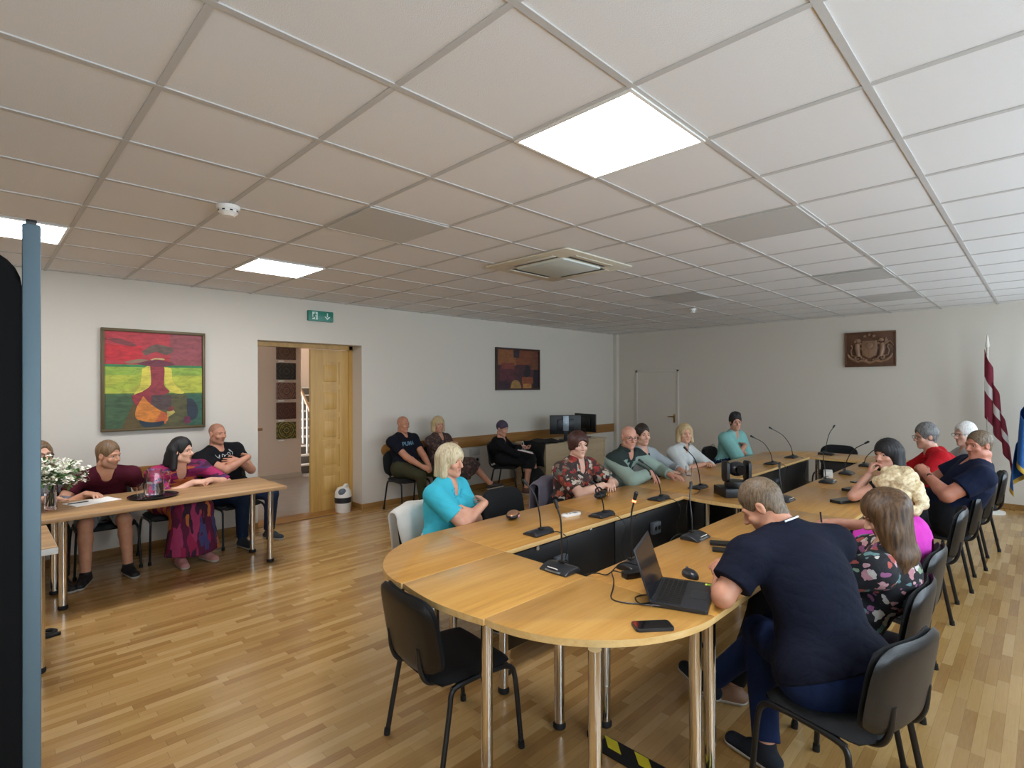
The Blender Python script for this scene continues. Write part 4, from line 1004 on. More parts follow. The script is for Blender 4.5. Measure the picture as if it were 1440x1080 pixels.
def skin_mat(name, col, lip, hair):
    t = NT('skin_'+name); at = t.n('Attribute', attribute_name='tone'); sp = t.n('SeparateXYZ'); t.l(at.outputs['Vector'], sp.inputs[0])
    v = t.coords(); n = t.noise(v, 22, 4)
    a = lin(col)[:3]; base = t.ramp(n, [(.3, [a[0]*.93, a[1]*.86, a[2]*.85]), (.7, [a[0]*1.04, a[1]*1.04, a[2]*1.03])])
    c = t.mix(sp.outputs[0], base, lip); c = t.mix(sp.outputs[1], c, hair)
    t.set(Base_Color=c, Roughness=.5, Subsurface_Weight=.06, Subsurface_Radius=(.01, .004, .002)); t.bump(t.noise(v, 220, 3), .08, .002); return t.m
def cloth_mat(name, col, bump=.25, sc=420, rough=.85, var=.06):
    if 'cl_'+name in MATS: return MATS['cl_'+name]
    t = NT('cl_'+name); v = t.coords(); a = lin(col)[:3]; n = t.noise(v, 9, 4)
    t.set(Base_Color=t.ramp(n, [(.3, [x*(1-var) for x in a]), (.7, [min(1, x*(1+var)) for x in a])]), Roughness=rough, Sheen_Weight=.0, Specular_IOR_Level=.2)
    t.bump(t.math('ADD', t.math('MULTIPLY', t.noise(v, 14, 3, .5, 1.2), .8), t.math('MULTIPLY', t.noise(v, sc, 2), .06)), bump, .02); MATS['cl_'+name] = t.m; return t.m
def print_mat(name, base, cols, scale=16, dist=1.5, cover=.5, stretch=(1, 1, 1), soft=.02):
    t = NT('print_'+name); v = t.coords(stretch); c = lin(base)
    n0 = t.n('TexNoise', i_Scale=scale*.8, i_Detail=2); t.l(v, n0.inputs['Vector'])
    vm = t.n('VectorMath', operation='MULTIPLY_ADD'); t.l(n0.outputs['Color'], vm.inputs[0]); vm.inputs[1].default_value = (dist/scale,)*3; t.l(v, vm.inputs[2])
    vo = t.n('TexVoronoi', i_Scale=scale, feature='F1'); t.l(vm.outputs[0], vo.inputs['Vector'])
    sp = t.n('SeparateXYZ'); t.l(vo.outputs['Color'], sp.inputs[0])
    k = len(cols); pick = t.ramp(sp.outputs[0], [(i/k, cc) for i, cc in enumerate(cols)], 'CONSTANT')
    d = t.math('LESS_THAN', vo.outputs['Distance'], cover); d2 = t.math('GREATER_THAN', sp.outputs[1], .22)
    shade = t.noise(v, scale*3, 4); pick2 = t.mix(t.math('MULTIPLY', shade, .45), pick, base)
    col = t.mix(t.math('MULTIPLY', d, d2), base, pick2)
    t.set(Base_Color=col, Roughness=.85); t.bump(t.noise(t.coords(), 14, 3, .5, 1.2), .25, .02); return t.m
def hair_mat(name, c1, c2, rough=.45, axis=2, sc=90):
    if 'hair_'+name in MATS: return MATS['hair_'+name]
    t = NT('hair_'+name); s = [sc]*3; s[axis] = sc*.16; v = t.coords(tuple(s)); n = t.noise(v, 1.0, 4, .6, .4)
    t.set(Base_Color=t.ramp(n, [(.32, c1), (.66, c2)]), Roughness=rough); t.bump(n, .3, .005); MATS['hair_'+name] = t.m; return t.m

M_eye = mat('eye_white', '#a79f96', .4); M_iris = mat('iris', '#33261d', .2)
M_shoe = mat('shoe_black', '#17181b', .6, bump=.3, bscale=200); M_sole = mat('shoe_sole', '#b9b5ad', .7)
FINGL = (.076, .084, .078, .062)

def person(S):
    base = V3(S['pos'][0], S['pos'][1], 0); fa = D(S['face']); f = V3(math.cos(fa), math.sin(fa), 0); r = V3(math.sin(fa), -math.cos(fa), 0); Z = V3(0, 0, 1)
    L = lambda p: base+r*p[0]+f*p[1]+Z*p[2]                 # sitter's frame: right, forward, up
    hs = S.get('hs', .94); w = S.get('w', 1.0); fat = S.get('fat', 0.0); fem = S.get('fem', False)
    near = S.get('res', 1.3); h = .0047*near
    hc = np.asarray(S['head'], float); hy = D(S.get('yaw', S['face'])); hp = D(S.get('pitch', 0)); ht = D(S.get('tilt', 0))
    hf = V3(math.cos(hy)*math.cos(hp), math.sin(hy)*math.cos(hp), -math.sin(hp)); hr = V3(math.sin(hy), -math.cos(hy), 0); hu = np.cross(hr, hf)
    hr, hu = hr*math.cos(ht)+hu*math.sin(ht), hu*math.cos(ht)-hr*math.sin(ht)
    Hd = lambda x, y, z: hc+(hr*x+hf*y+hu*z)*hs
    HX = (hr, hf, hu)
    pel = L(S.get('pelvis', (0, -.005, SEAT+.122)))
    dn = nrm(nrm(pel-hc)*.45+V3(0, 0, -1)*.55)
    N = hc+dn*.178*hs-V3(hf[0], hf[1], 0)*.02
    if 'nb' in S: N = V3(*S['nb'])
    sp = nrm(N-pel); tl = np.linalg.norm(N-pel); fd = nrm(f-sp*f.dot(sp))       # torso depth axis
    bow = S.get('bow', .03); tw = D(S.get('twist', 0)); r2 = r*math.cos(tw)+f*math.sin(tw); r2 = nrm(r2-sp*r2.dot(sp)*.6)
    C = pel+sp*tl*.68-fd*bow; Md = pel+sp*tl*.34-fd*bow*.7; UP = N-sp*.06-fd*bow*.3
    sh = S.get('shoulder', .172)*w
    Sl = N-sp*.055-r2*sh-fd*.005+Z*S.get('shrugL', 0); Sr = N-sp*.055+r2*sh-fd*.005+Z*S.get('shrugR', 0)
    hipL, hipR = pel-r*.088*w-Z*.005, pel+r*.088*w-Z*.005
    kn = S.get('knee', ((-.10, .40, SEAT+.06), (.10, .40, SEAT+.06))); an = S.get('ankle', ((-.11, .42, .085), (.11, .42, .085)))
    kL, kR = (V3(*q) for q in S['kneew']) if 'kneew' in S else (L(kn[0]), L(kn[1])); aL, aR = (V3(*q) for q in S['anklew']) if 'anklew' in S else (L(an[0]), L(an[1]))
    toe = S.get('toe', ((-.02, .15, -.055), (.02, .15, -.055)))
    tL, tR = aL+r*toe[0][0]+f*toe[0][1]+Z*toe[0][2], aR+r*toe[1][0]+f*toe[1][1]+Z*toe[1][2]
    if 'toew' in S: tL, tR = (V3(*q) for q in S['toew'])
    arms = []
    for side, sgn, sj in (('L', -1, Sl), ('R', 1, Sr)):
        a = S['arm'+side]; W = np.asarray(a['w'], float) if a.get('world') else L(a['w'])
        l1, l2 = .285*S.get('armlen', 1), .245*S.get('armlen', 1); dv = W-sj; dd = np.linalg.norm(dv)
        if dd > (l1+l2)*.995: q = dd/((l1+l2)*.995); l1 *= q; l2 *= q
        hint = a.get('hint', (sgn*.4, -.3, -.9)); hv = r*hint[0]+f*hint[1]+Z*hint[2]
        x = (dd*dd+l1*l1-l2*l2)/(2*dd); y = math.sqrt(max(l1*l1-x*x, 0)); u = dv/dd; hv = nrm(hv-u*hv.dot(u)); E = np.asarray(a['e'], float) if 'e' in a else sj+u*x+hv*y
        hd = a.get('d', None); hd = nrm(r*hd[0]+f*hd[1]+Z*hd[2]) if hd else nrm(W-E)
        pn = a.get('pn', (0, 0, -1)); pn = r*pn[0]+f*pn[1]+Z*pn[2]; pn = nrm(pn-hd*pn.dot(hd))
        sd = np.cross(hd, pn)*(1 if side == 'R' else -1)
        arms.append(dict(s=sj, e=E, w=W, d=hd, pn=pn, sd=sd, curl=a.get('curl', .35), sgn=sgn, fist=a.get('fist', 0)))
    pts = [hc, pel, kL, kR, aL, aR, tL, tR, hipL, hipR]+[q for a in arms for q in (a['s'], a['e'], a['w'], a['w']+a['d']*.19)]
    lo, hi = np.min(pts, 0)-.16, np.max(pts, 0)+.17; lo[2] = max(lo[2], -.01) if True else lo[2]
    lo[2] = -.012
    bare = S.get('bare', {})
    # ---------------- body
    F = Field(lo, hi, h, (hc[2]-.13, hc[2]+.12, .8))
    def torso(F, g=0.0, up=True):
        k = .05
        F.cone(pel, Md, .135*w+g+fat*.35, .118*w+g+fat*.55, k, (fd, .74+fat*1.2)); F.cone(Md, C, .118*w+g+fat*.55, .138*w+g+fat*.15, k, (fd, .72+fat*.8)); F.cone(C, UP, .138*w+g+fat*.1, .09*w+g, k, (fd, .68))
        F.cone(Sl, Sr, .052*w+g, .052*w+g, .05); F.cone(hipL, hipR, .105*w+g+fat*.3, .105*w+g+fat*.3, .05)
        if fem:
            for q in (-1, 1): F.ell(C+fd*(.085+.05*(w-1)+fat*.15)-sp*.03+r2*q*.068*w, (.068+g, .062+g, .068+g), None, .03)
        if fat > .01: F.ell(Md+fd*.05-sp*.02, (.13+fat*.5+g, .10+fat*.6+g, .13+g), (r, fd, sp), .05)
        # trapezius
        for sj in (Sl, Sr): F.cone(N+sp*.02-fd*.015, sj, .045*w+g*.7, .045*w+g, .04)
    torso(F, -.006)
    nb = Hd(0, -.028, -.075); S['_nb'] = nb; F.cone(N-sp*.03, nb, (.056+.02*(w-1)+fat*.06), .052+.02*(w-1)+fat*.05, .025)
    lw = S.get('legw', 1.0)*(w**.5)
    for hj, kj, aj, tj in ((hipL, kL, aL, tL), (hipR, kR, aR, tR)):
        F.cone(hj, kj, .078*lw+fat*.15, .052*lw, .03); m = kj+(aj-kj)*.3-fd*.0; F.cone(kj, m, .05*lw, .05*lw, .02); F.cone(m, aj, .05*lw, .034*lw, .02)
        F.cone(aj, aj+(tj-aj)*.25-Z*.03, .034, .034, .02); F.cone(aj-Z*.035, tj, .034, .026, .02, (Z, .7))
    aw = S.get('armw', 1.0)*(w**.6)
    for a in arms:
        F.cone(a['s'], a['e'], .050*aw, .040*aw, .02); F.cone(a['e'], a['e']+(a['w']-a['e'])*.3, .040*aw, .039*aw, .015); F.cone(a['e']+(a['w']-a['e'])*.3, a['w'], .039*aw, .026*aw, .015)
        W, d, pn, sd, cu = a['w'], a['d'], a['pn'], a['sd'], a['curl']; s_ = S.get('hand', 1.0)*(.92 if fem else 1.0)
        F.cone(W, W+d*.035*s_, .025*s_, .033*s_, .012, (pn, .62)); F.cone(W+d*.035*s_, W+d*.078*s_, .034*s_, .036*s_, .01, (pn, .42))
        F.cone(W+d*.02*s_+sd*.016*s_, W+d*.05*s_+sd*.026*s_+pn*.008, .018*s_, .014*s_, .008)
        for i in range(4):
            o = (1.5-i)*.0195*s_; p = W+d*(.082-.004*abs(1.5-i))*s_+sd*o; dr = nrm(d+sd*(1.5-i)*.05); rad = (.0088, .0092, .0088, .0078)[i]*s_
            ln = FINGL[i]*s_; an_ = 0; cc = cu*(1+.08*i)
            for seg, lf in enumerate((.46, .31, .23)):
                an_ += cc*(.8, 1.15, .8)[seg]; v = nrm(dr*math.cos(an_)+pn*math.sin(an_)); q = p+v*ln*lf; F.cone(p, q, rad*(1-.06*seg), rad*(.95-.08*seg), .0035 if seg == 0 else .002); p = q
        tb = W+d*.03*s_+sd*.028*s_+pn*.006; t1 = tb+nrm(d*.75+sd*.55+pn*(.25+cu*.4))*.042*s_; t2 = t1+nrm(d*.95+sd*(.1-.3*cu)+pn*(.2+.4*cu))*.03*s_
        F.cone(tb, t1, .0125*s_, .0105*s_, .006); F.cone(t1, t2, .0105*s_, .0085*s_, .003)
    # head
    j = S.get('jaw', 1.0); F2k = .012
    F.ell(Hd(0, -.012, .032), (.0735*hs, .093*hs, .083*hs), HX, .02)
    F.ell(Hd(0, .022, -.035), (.058*hs*j, .068*hs, .072*hs), HX, .02)
    F.cone(Hd(-.042*j, .012, -.072), Hd(0, .062, -.098), .026*hs, .021*hs, .02); F.cone(Hd(.042*j, .012, -.072), Hd(0, .062, -.098), .026*hs, .021*hs, .02)
    for q in (-1, 1):
        F.ell(Hd(q*.040, .060, -.028), (.023*hs*j, .02*hs, .02*hs), HX, .015)
        F.ell(Hd(q*.046, .060, .006), (.010*hs, .011*hs, .013*hs), HX, .012); F.ell(Hd(q*.031, .0915, .0035), (.0145*hs, .0135*hs, .0075*hs), HX, .006, neg=True)
        F.cone(Hd(q*.013, .084, .024), Hd(q*.045, .072, .023), .010*hs, .008*hs, .012)
        F.ell(Hd(q*.0755, -.008, -.004), (.011*hs, .019*hs, .031*hs), HX, .006); F.ell(Hd(q*.086, -.002, .0), (.007*hs, .009*hs, .016*hs), HX, .005, neg=True)
        F.ell(Hd(q*.0115, .096, -.034), (.0085*hs, .009*hs, .007*hs), HX, .006)
    F.cone(Hd(0, .083, .012), Hd(0, .107, -.029), .0085*hs, .0125*hs, .008)
    F.cone(Hd(-.017, .080, -.0605), Hd(.017, .080, -.0605), .0072*hs, .0072*hs, .005); F.cone(Hd(-.0145, .079, -.0715), Hd(.0145, .079, -.0715), .0082*hs, .0082*hs, .005)
    F.cone(Hd(-.022, .0895, -.0658), Hd(.022, .0895, -.0658), .0016, .0016, .003, neg=True)
    F.cone(Hd(0, .085, -.084), Hd(0, .085, -.086), .004, .004, .004, neg=True)
    Vb, Qb = F.mesh(); Vb = smooth_mesh(Vb, Qb, 1)
    hl = (Vb-hc)/hs; lx, ly, lz = hl @ hr, hl @ hf, hl @ hu
    lip = np.clip(1.6-np.sqrt((lx/.021)**2+((lz+.0655)/.0115)**2)*1.6, 0, 1)*(ly > .06)*S.get('lip', .6)
    st = S.get('stubble', 0)*np.clip(((-.035-lz)/.02), 0, 1)*(ly > .0)*(np.abs(lx) < .07)*(lz > -.125)*(1-lip)
    bz = S.get('buzz', 0)*np.clip((lz-(-.06+1.0*(ly+.06)))/.02, 0, 1)*(ly < .095)*(np.abs(lx) < .0755)*(np.linalg.norm(hl, axis=1) < .2)
    attr = np.stack([lip, np.clip(st+bz, 0, 1), np.zeros(len(Vb))], 1)
    body = mesh_obj('person', Vb, Qb, skin_mat(S['key'], S.get('skin', '#c79a80'), S.get('lipcol', '#a5584f'), S.get('haircol', '#4a3a2c')), None, base, attr=attr)
    body.location = base; tag(body, S['label'], 'person', S.get('group'))
    def part(name, F, m, sm=1, wr=0, wsc=26, parent=None, fm=None, ani=(1, 1, 1)):
        V, Q = F.mesh()
        if len(V) == 0: return None
        V = smooth_mesh(V, Q, sm)
        if wr: V = wrinkle(V, Q, wr, wsc, hash_(S['key']+name), ani)
        return mesh_obj(name, V, Q, m, parent or body, base, fmat=fm(V, Q) if fm else None)
    # ---------------- clothing
    hcl = h*1.1
    if S.get('top'):
        T_ = S['top']; g = T_.get('g', .008); F = Field(lo, hi, hcl); torso(F, g)
        sl = T_.get('sleeve', .6); sw = T_.get('sw', 1.0)
        for a in arms:
            e1 = a['s']+(a['e']-a['s'])*min(sl, 1); ra = (.053*aw+g)*sw
            if sl <= 1: F.cone(a['s'], e1+(a['e']-a['s'])*.1, ra, (.0485*aw+g+.005)*sw, .03, cuts=[(e1, a['e']-a['s'])])
            else:
                F.cone(a['s'], a['e'], ra, (.044*aw+g+.004)*sw, .03); fr = sl-1; e2 = a['e']+(a['w']-a['e'])*fr
                F.cone(a['e'], e2+(a['w']-a['e'])*.05, (.044*aw+g+.004)*sw, ((.040-.012*fr)*aw+g+.004)*sw, .02, cuts=[(e2, a['w']-a['e'])])
        nk = T_.get('neck', .07)      # neckline: how far below the neck base it opens at the front
        F.cone(N+sp*.14-fd*.02, N-sp*.008+fd*.0, .067+.02*(w-1)+fat*.05, .058+.02*(w-1)+fat*.05, .004, neg=True)
        if nk > .035: F.cone(N+fd*.05+sp*.03, N+fd*.09-sp*nk*.55, .044, .022+nk*.17, .01, neg=True)
        else: F.cone(N+fd*.035+sp*.05, N+fd*.05+sp*.0, .05, .038, .008, neg=True)
        hem = T_.get('hem', .02); hw = pel-sp*hem; F.plane(hw, -sp+fd*T_.get('hemtilt', 0))
        if T_.get('collar'):
            F.cone(N-sp*.01-fd*.008, N+sp*.036-fd*.008, .085+.02*(w-1), .074+.02*(w-1), .004, cuts=[(N+sp*.045, sp)])
            F.cone(N+sp*.16-fd*.008, N-sp*.01-fd*.008, .062+.02*(w-1), .063+.02*(w-1), .002, neg=True)
            F.cone(N+fd*.06+sp*.05, N+fd*.10-sp*nk*.65, .045, .02+nk*.12, .006, neg=True)
        fm = None
        if T_.get('panels'):
            pnl = T_['panels']
            fm = lambda V, Q: pnl(((V[Q].mean(1)-C) @ r2), ((V[Q].mean(1)-C) @ fd), ((V[Q].mean(1)-C) @ sp))
        top = part(T_.get('name', 'shirt'), F, T_['m'], 1, T_.get('wr', .0035), T_.get('wsc', 24), fm=fm)
        S['_top'] = top
        S['_fr'] = (C, r2, fd, sp, N, tl)
        for ex in T_.get('extra', ()): ex(S, body, dict(C=C, r=r2, f=fd, u=sp, N=N, pel=pel, lo=lo, hi=hi, h=hcl, torso=torso, part=part, arms=arms, Field=Field, top=top, base=base, w=w, Md=Md, aw=aw, Sl=Sl, Sr=Sr))
    if S.get('bottom'):
        B_ = S['bottom']; g = B_.get('g', .008); F = Field(lo, hi, hcl); end = B_.get('end', .95)
        F.cone(pel+sp*B_.get('waist', .06), pel, .128*w+g+fat*.4, .132*w+g+fat*.3, .04, (fd, .76+fat)); F.cone(hipL, hipR, .107*w+g+fat*.3, .107*w+g+fat*.3, .05)
        if B_.get('skirt'):
            for q in (0, .33, .66, 1):
                hj, kj, aj = hipL+(hipR-hipL)*q, kL+(kR-kL)*q, aL+(aR-aL)*q
                F.cone(hj, kj, .088*lw+g, .066*lw+g, .06)
                if end > 0: F.cone(kj, kj+(aj-kj)*(end+.05), .066*lw+g, .066*lw+g+B_.get('flare', .02), .05, cuts=[(kj+(aj-kj)*end, aj-kj)])
        else:
            for hj, kj, aj in ((hipL, kL, aL), (hipR, kR, aR)):
                if end <= 0:
                    e = hj+(kj-hj)*(1+end); F.cone(hj, e+(kj-hj)*.05, .084*lw+g+fat*.15, .068*lw+g, .03, cuts=[(e, kj-hj)])
                else:
                    e = kj+(aj-kj)*end; F.cone(hj, kj, .082*lw+g+fat*.15, .056*lw+g, .03)
                    F.cone(kj, kj+(aj-kj)*(end+.04), .056*lw+g, .043*lw+g+B_.get('flare', 0), .02, cuts=[(e, aj-kj)])
        part(B_.get('name', 'trousers'), F, B_['m'], 1, B_.get('wr', .0035), 24)
    if S.get('shoes'):
        sm = S['shoes']
        for aj, tj in ((aL, tL), (aR, tR)):
            dv = tj-aj; dv[2] = 0; dv = nrm(dv); ft = nrm(tj-aj+Z*.055); un = nrm(Z-ft*Z.dot(ft)); pA = aj-un*.045-ft*.03
            lo2, hi2 = np.minimum(aj, tj)-.11, np.maximum(aj, tj)+.11; F = Field(lo2, hi2, .005)
            F.cone(pA, tj-ft*.0, .043, .038, .02, (un, .8)); F.cone(aj-un*.03, aj+un*.012, .04, .041, .02, cuts=[(aj+un*S.get('shoetop', .02), un)]); F.cone(aj-un*.02, aj+ft*.07-un*.035, .038, .036, .02)
            F.plane(pA-un*.028, -un)
            o = part('shoe', F, sm, 1)
            F = Field(lo2, hi2, .005); F.cone(pA, tj, .047, .042, .0, cuts=[(pA-un*.018, un), (pA-un*.040, -un)]); part('sole', F, S.get('solem', M_sole), 0, parent=o)
    # ---------------- eyes and brows
    for q in (-1, 1):
        g = G(); c = Hd(q*.0305, .0690, .0030)-base; n_ = nrm(hf+hr*q*.06); R1 = Matrix((list(hr), list(hf), list(hu))).transposed().to_4x4()
        g.ball((0, 0, 0), 0.0112*hs, M=Matrix.Translation(c) @ R1, u=12, v=8); g.ball((0, 0, 0), (.0062*hs, .003*hs, .0062*hs), mi=1, M=Matrix.Translation(c+n_*.0092*hs) @ R1, u=10, v=6)
        g.obj('eye', [M_eye, M_iris], body)
        if S.get('brow', True):
            g = G(); g.tube([Vector(Hd(q*.013, .0915, .0225)-base), Vector(Hd(q*.029, .0868, .0265)-base), Vector(Hd(q*.044, .0765, .0245)-base)], [.0022, .0028, .0012], 6); g.obj('eyebrow', S.get('browm') or S['hairm'], body)
    # ---------------- hair
    hb = S.get('hair'); lo3, hi3 = hc-V3(.22, .22, .2+S.get('hairlen', 0)), hc+V3(.22, .22, .2)
    if hb:
        F = Field(lo3, hi3, .0045*max(1, near*.85)); hb(F, Hd, HX, hs, dict(N=N, f=fd, u=sp, r=r2, C=C))
        part('hair', F, S['hairm'], S.get('hsm', 1), S.get('hwr', .003), S.get('hws', 130), ani=S.get('ani', (1, 1, .1)))
    if S.get('glasses'):
        g = G()
        for q in (-1, 1):
            pts = [Vector(Hd(q*.033+.0235*math.cos(a)*(1+.15*abs(math.cos(a))), .1005, .002+.018*math.sin(a))-base) for a in [k*PI/9 for k in range(18)]]
            g.tube(pts, S.get('grim', .0016), 6, closed=True)
            g.tube([Vector(Hd(q*.058, .099, .008)-base), Vector(Hd(q*.078, .05, .01)-base), Vector(Hd(q*.083, -.01, .006)-base)], .0014, 6)
        g.tube([Vector(Hd(-.011, .102, .006)-base), Vector(Hd(.011, .102, .006)-base)], .0015, 6); g.obj('glasses', mat('spectacle_frame', '#1c1715', .3), body)
    for ex in S.get('extra', ()): ex(S, body, dict(Hd=Hd, HX=HX, hs=hs, hr=hr, hf=hf, hu=hu, C=C, r=r2, f=fd, u=sp, N=N, pel=pel, base=base, part=part, Field=Field, arms=arms, lo=lo, hi=hi, h=hcl, aL=aL, aR=aR, L=L, kL=kL, kR=kR, torso=torso, hc=hc, w=w))
    return body
def hash_(s): return sum(ord(c)*(i+7) for i, c in enumerate(s)) % 9973

# ---- hair styles: written in the head's own frame (x right, y forward, z up)
def h_cap(infl=.008, front=.062, slope=.72, top=.0, sides=True):
    def fn(F, Hd, X, s, e):
        F.ell(Hd(0, -.014, .034+top*.5), ((.0745+infl)*s, (.094+infl)*s, (.083+infl+top)*s), X, .01)
        n = X[2]*1-X[1]*slope; F.plane(Hd(0, front-.055, .0), -n)
        for q in (-1, 1): F.ell(Hd(q*.08, .0, -.012), (.02*s, .022*s, .03*s), X, .005, neg=True)
        F.ell(Hd(0, .10, -.01), (.06*s, .045*s, .065*s), X, .012, neg=True)
    return fn
def h_short(infl=.008, front=.062, slope=.72, top=.0, sides=True):
    def fn(F, Hd, X, s, e):
        F.ell(Hd(0, -.016, .039+top*.5), ((.0745+infl*.4)*s, (.094+infl*.6)*s, (.0825+infl+top)*s), X, .01)
        F.ell(Hd(0, .116, .0), (.07*s, .062*s, front*s), X, .006, neg=True); F.ell(Hd(0, .105, .0), (.086*s, .045*s, (front-.012)*s), X, .006, neg=True)
        if sides: F.cone(Hd(0, -.040, .0), Hd(0, -.034, -.078), .062*s, .0545*s, .01, cuts=[(Hd(0, -.042, 0), X[1])])
        for q in (-1, 1): F.ell(Hd(q*.085, .01, -.02), (.025*s, .04*s, .036*s), X, .006, neg=True)
    return fn
def h_bob(length=.13, wid=.088, infl=.018, bangs=True, back=.03, open_=.056):
    def fn(F, Hd, X, s, e):
        F.ell(Hd(0, -.016, .034), ((.075+infl)*s, (.095+infl)*s, (.085+infl)*s), X, .01)
        for q in (-1, 1):
            F.cone(Hd(q*.062, -.015, .03), Hd(q*wid, .0, -length+.02), .035*s, .030*s, .03); F.cone(Hd(q*.05, -.06, .02), Hd(q*.055, -.065, -length), .045*s, .04*s, .03)
        F.cone(Hd(0, -.07, .02), Hd(0, -.075-back*.3, -length), .05*s, .045*s, .03)
        F.plane(Hd(0, 0, -length), -X[2])
        F.cone(Hd(0, .11, -.02 if bangs else .02), Hd(0, .09, -.2), open_*s, open_*s*1.05, .012, neg=True)
        if not bangs: F.cone(Hd(-.01, .125, .055), Hd(0, .1, -.1), .05*s, .056*s, .012, neg=True)
        F.cone(Hd(0, -.02, -.03), Hd(0, -.03, -.3), .055*s, .06*s, .01, neg=True)
        F.cone(Hd(0, .03, -.03), Hd(0, .03, -.3), .05*s, .05*s, .01, neg=True)
    return fn
def h_bowl(length=.05, infl=.02, fringe=.02):
    def fn(F, Hd, X, s, e):
        F.ell(Hd(0, -.016, .034), ((.076+infl)*s, (.095+infl)*s, (.085+infl)*s), X, .01)
        F.cone(Hd(0, -.065, .0), Hd(0, -.075, -length-.02), .06*s, .05*s, .03)
        for q in (-1, 1): F.cone(Hd(q*.06, -.02, .02), Hd(q*.078, -.015, -length+.02), .03*s, .024*s, .02)
        F.plane(Hd(0, 0, -length-.03), -X[2])
        F.cone(Hd(0, .115, fringe-.045), Hd(0, .09, -.2), .058*s, .058*s, .01, neg=True)
        F.cone(Hd(0, -.0, -.05), Hd(0, -.02, -.3), .05*s, .06*s, .01, neg=True)
    return fn
def curls(F, Hd, X, s, seed, n, length, R=.105, rad=.026, wid=1.0):
    rd = random.Random(seed)
    for i in range(n):
        th = rd.uniform(0, 2*PI); z = rd.uniform(-length, .1); y = math.sin(th); 
        rr = R*(math.sqrt(max(.05, 1-((z-.02)/.12)**2)) if z > .02 else 1.0)
        if y > .55 and z < .055: continue
        F.ell(Hd(rr*math.cos(th)*wid, rr*y-.02, z), (rad*rd.uniform(.7, 1.1)*s,)*3, X, .012)
# ---------------------------------------------------------------- the people in the room
CL = cloth_mat
def two(m1, m2):
    return [m1, m2]
def armfold(z, fy=.19, over='R', w=1.0, q=.03, dd=None):
    u, v = ('R', 'L') if over == 'R' else ('L', 'R'); sg = 1 if over == 'R' else -1
    return {'arm'+u: dict(w=(-sg*q*w, fy+.045, z+.01), d=dd or (-sg*.5, -.85, 0), pn=(0, -1, -.3), curl=.45, hint=(sg*.8, .25, -1)),
            'arm'+v: dict(w=(sg*q*w, fy-.015, z-.025), d=(sg*1, -.25, .0), pn=(0, -1, 0), curl=.3, hint=(-sg*.8, .25, -1))}
def armtable(rx, ry, lx, ly, z=T+.034, dR=(-.6, .8, 0), dL=(.6, .8, 0), cR=.14, cL=.14):
    return dict(armR=dict(w=(rx, ry, z), d=dR, curl=cR, hint=(.8, -.1, -.5)), armL=dict(w=(lx, ly, z), d=dL, curl=cL, hint=(-.8, -.1, -.5)))
def decal(S, text, size, rc, uc, m, name, K, bold=0, font_w=1.0):
    me = textmesh(text, size, bold); bm = bmesh.new(); bm.from_mesh(me); bpy.data.meshes.remove(me)
    bmesh.ops.triangulate(bm, faces=bm.faces[:]); bmesh.ops.subdivide_edges(bm, edges=bm.edges[:], cuts=2, use_grid_fill=False)
    top = K['top']; tree = BVHTree.FromPolygons([v.co.copy() for v in top.data.vertices], [tuple(p.vertices) for p in top.data.polygons])
    C, r, f, u = (Vector(K[i]) for i in ('C', 'r', 'f', 'u')); o = C-Vector(K['base'])
    for v in bm.verts:
        p = o-r*(v.co.x*font_w+rc)+u*(v.co.y+uc)+f*.5; hit = tree.ray_cast(p, -f)[0]
        v.co = (hit if hit else p-f*.36)+f*.0025
    me = bpy.data.meshes.new(name); bm.to_mesh(me); bm.free(); me.materials.append(m); q = bpy.data.objects.new(name, me); COL.objects.link(q); q.parent = top
def ex_text(text, size, uc, col, bold=0, name='shirt_print', rc=0, fw=1.0):
    return lambda S, b, K: decal(S, text, size, rc, uc, mat('print_'+col[1:], col, .7), name, K, bold, fw)
def ex_squiggle(S, b, K):
    top = K['top']; tree = BVHTree.FromPolygons([v.co.copy() for v in top.data.vertices], [tuple(p.vertices) for p in top.data.polygons])
    C, r, f, u = (Vector(K[i]) for i in ('C', 'r', 'f', 'u')); o = C-Vector(K['base']); g = G()
    for L_ in ([(-.09, .11), (-.07, .07), (-.05, .10), (-.06, .06)], [(-.03, .07), (-.02, .1), (0, .075), (-.01, .07), (.02, .085)], [(.03, .085), (.05, .1), (.07, .08), (.05, .065), (.035, .085)], [(.08, .1), (.07, .13), (.1, .09), (.09, .065)]):
        pts = []
        for q in spline([(x, y, 0) for x, y in L_], 5):
            p = o-r*q.x+u*q.y+f*.5; h_ = tree.ray_cast(p, -f)[0]; pts.append((h_ if h_ else p-f*.38)+f*.001)
        g.tube(pts, .0028, 5)
    g.obj('shirt_print', mat('print_pale', '#c9c9c9', .7), top)
def ex_embroidery(S, b, K):
    top = K['top']; tree = BVHTree.FromPolygons([v.co.copy() for v in top.data.vertices], [tuple(p.vertices) for p in top.data.polygons])
    C, r, f, u = (Vector(K[i]) for i in ('C', 'r', 'f', 'u')); o = C-Vector(K['base']); g = G(); rd = random.Random(5)
    for i in range(26):
        x, y = rd.uniform(-.07, .07), rd.uniform(.02, .11)
        if abs(x) > .075-(.11-y)*.4: continue
        p = o-r*x+u*y+f*.5; h_ = tree.ray_cast(p, -f)[0]
        if not h_: continue
        a = rd.uniform(0, PI); d = (r*math.cos(a)+u*math.sin(a))*.008; g.tube([h_+f*.001-d, h_+f*.002, h_+f*.001+d], .0022, 5)
    g.obj('embroidery', mat('embroidery_teal', '#2f7f96', .7), top)
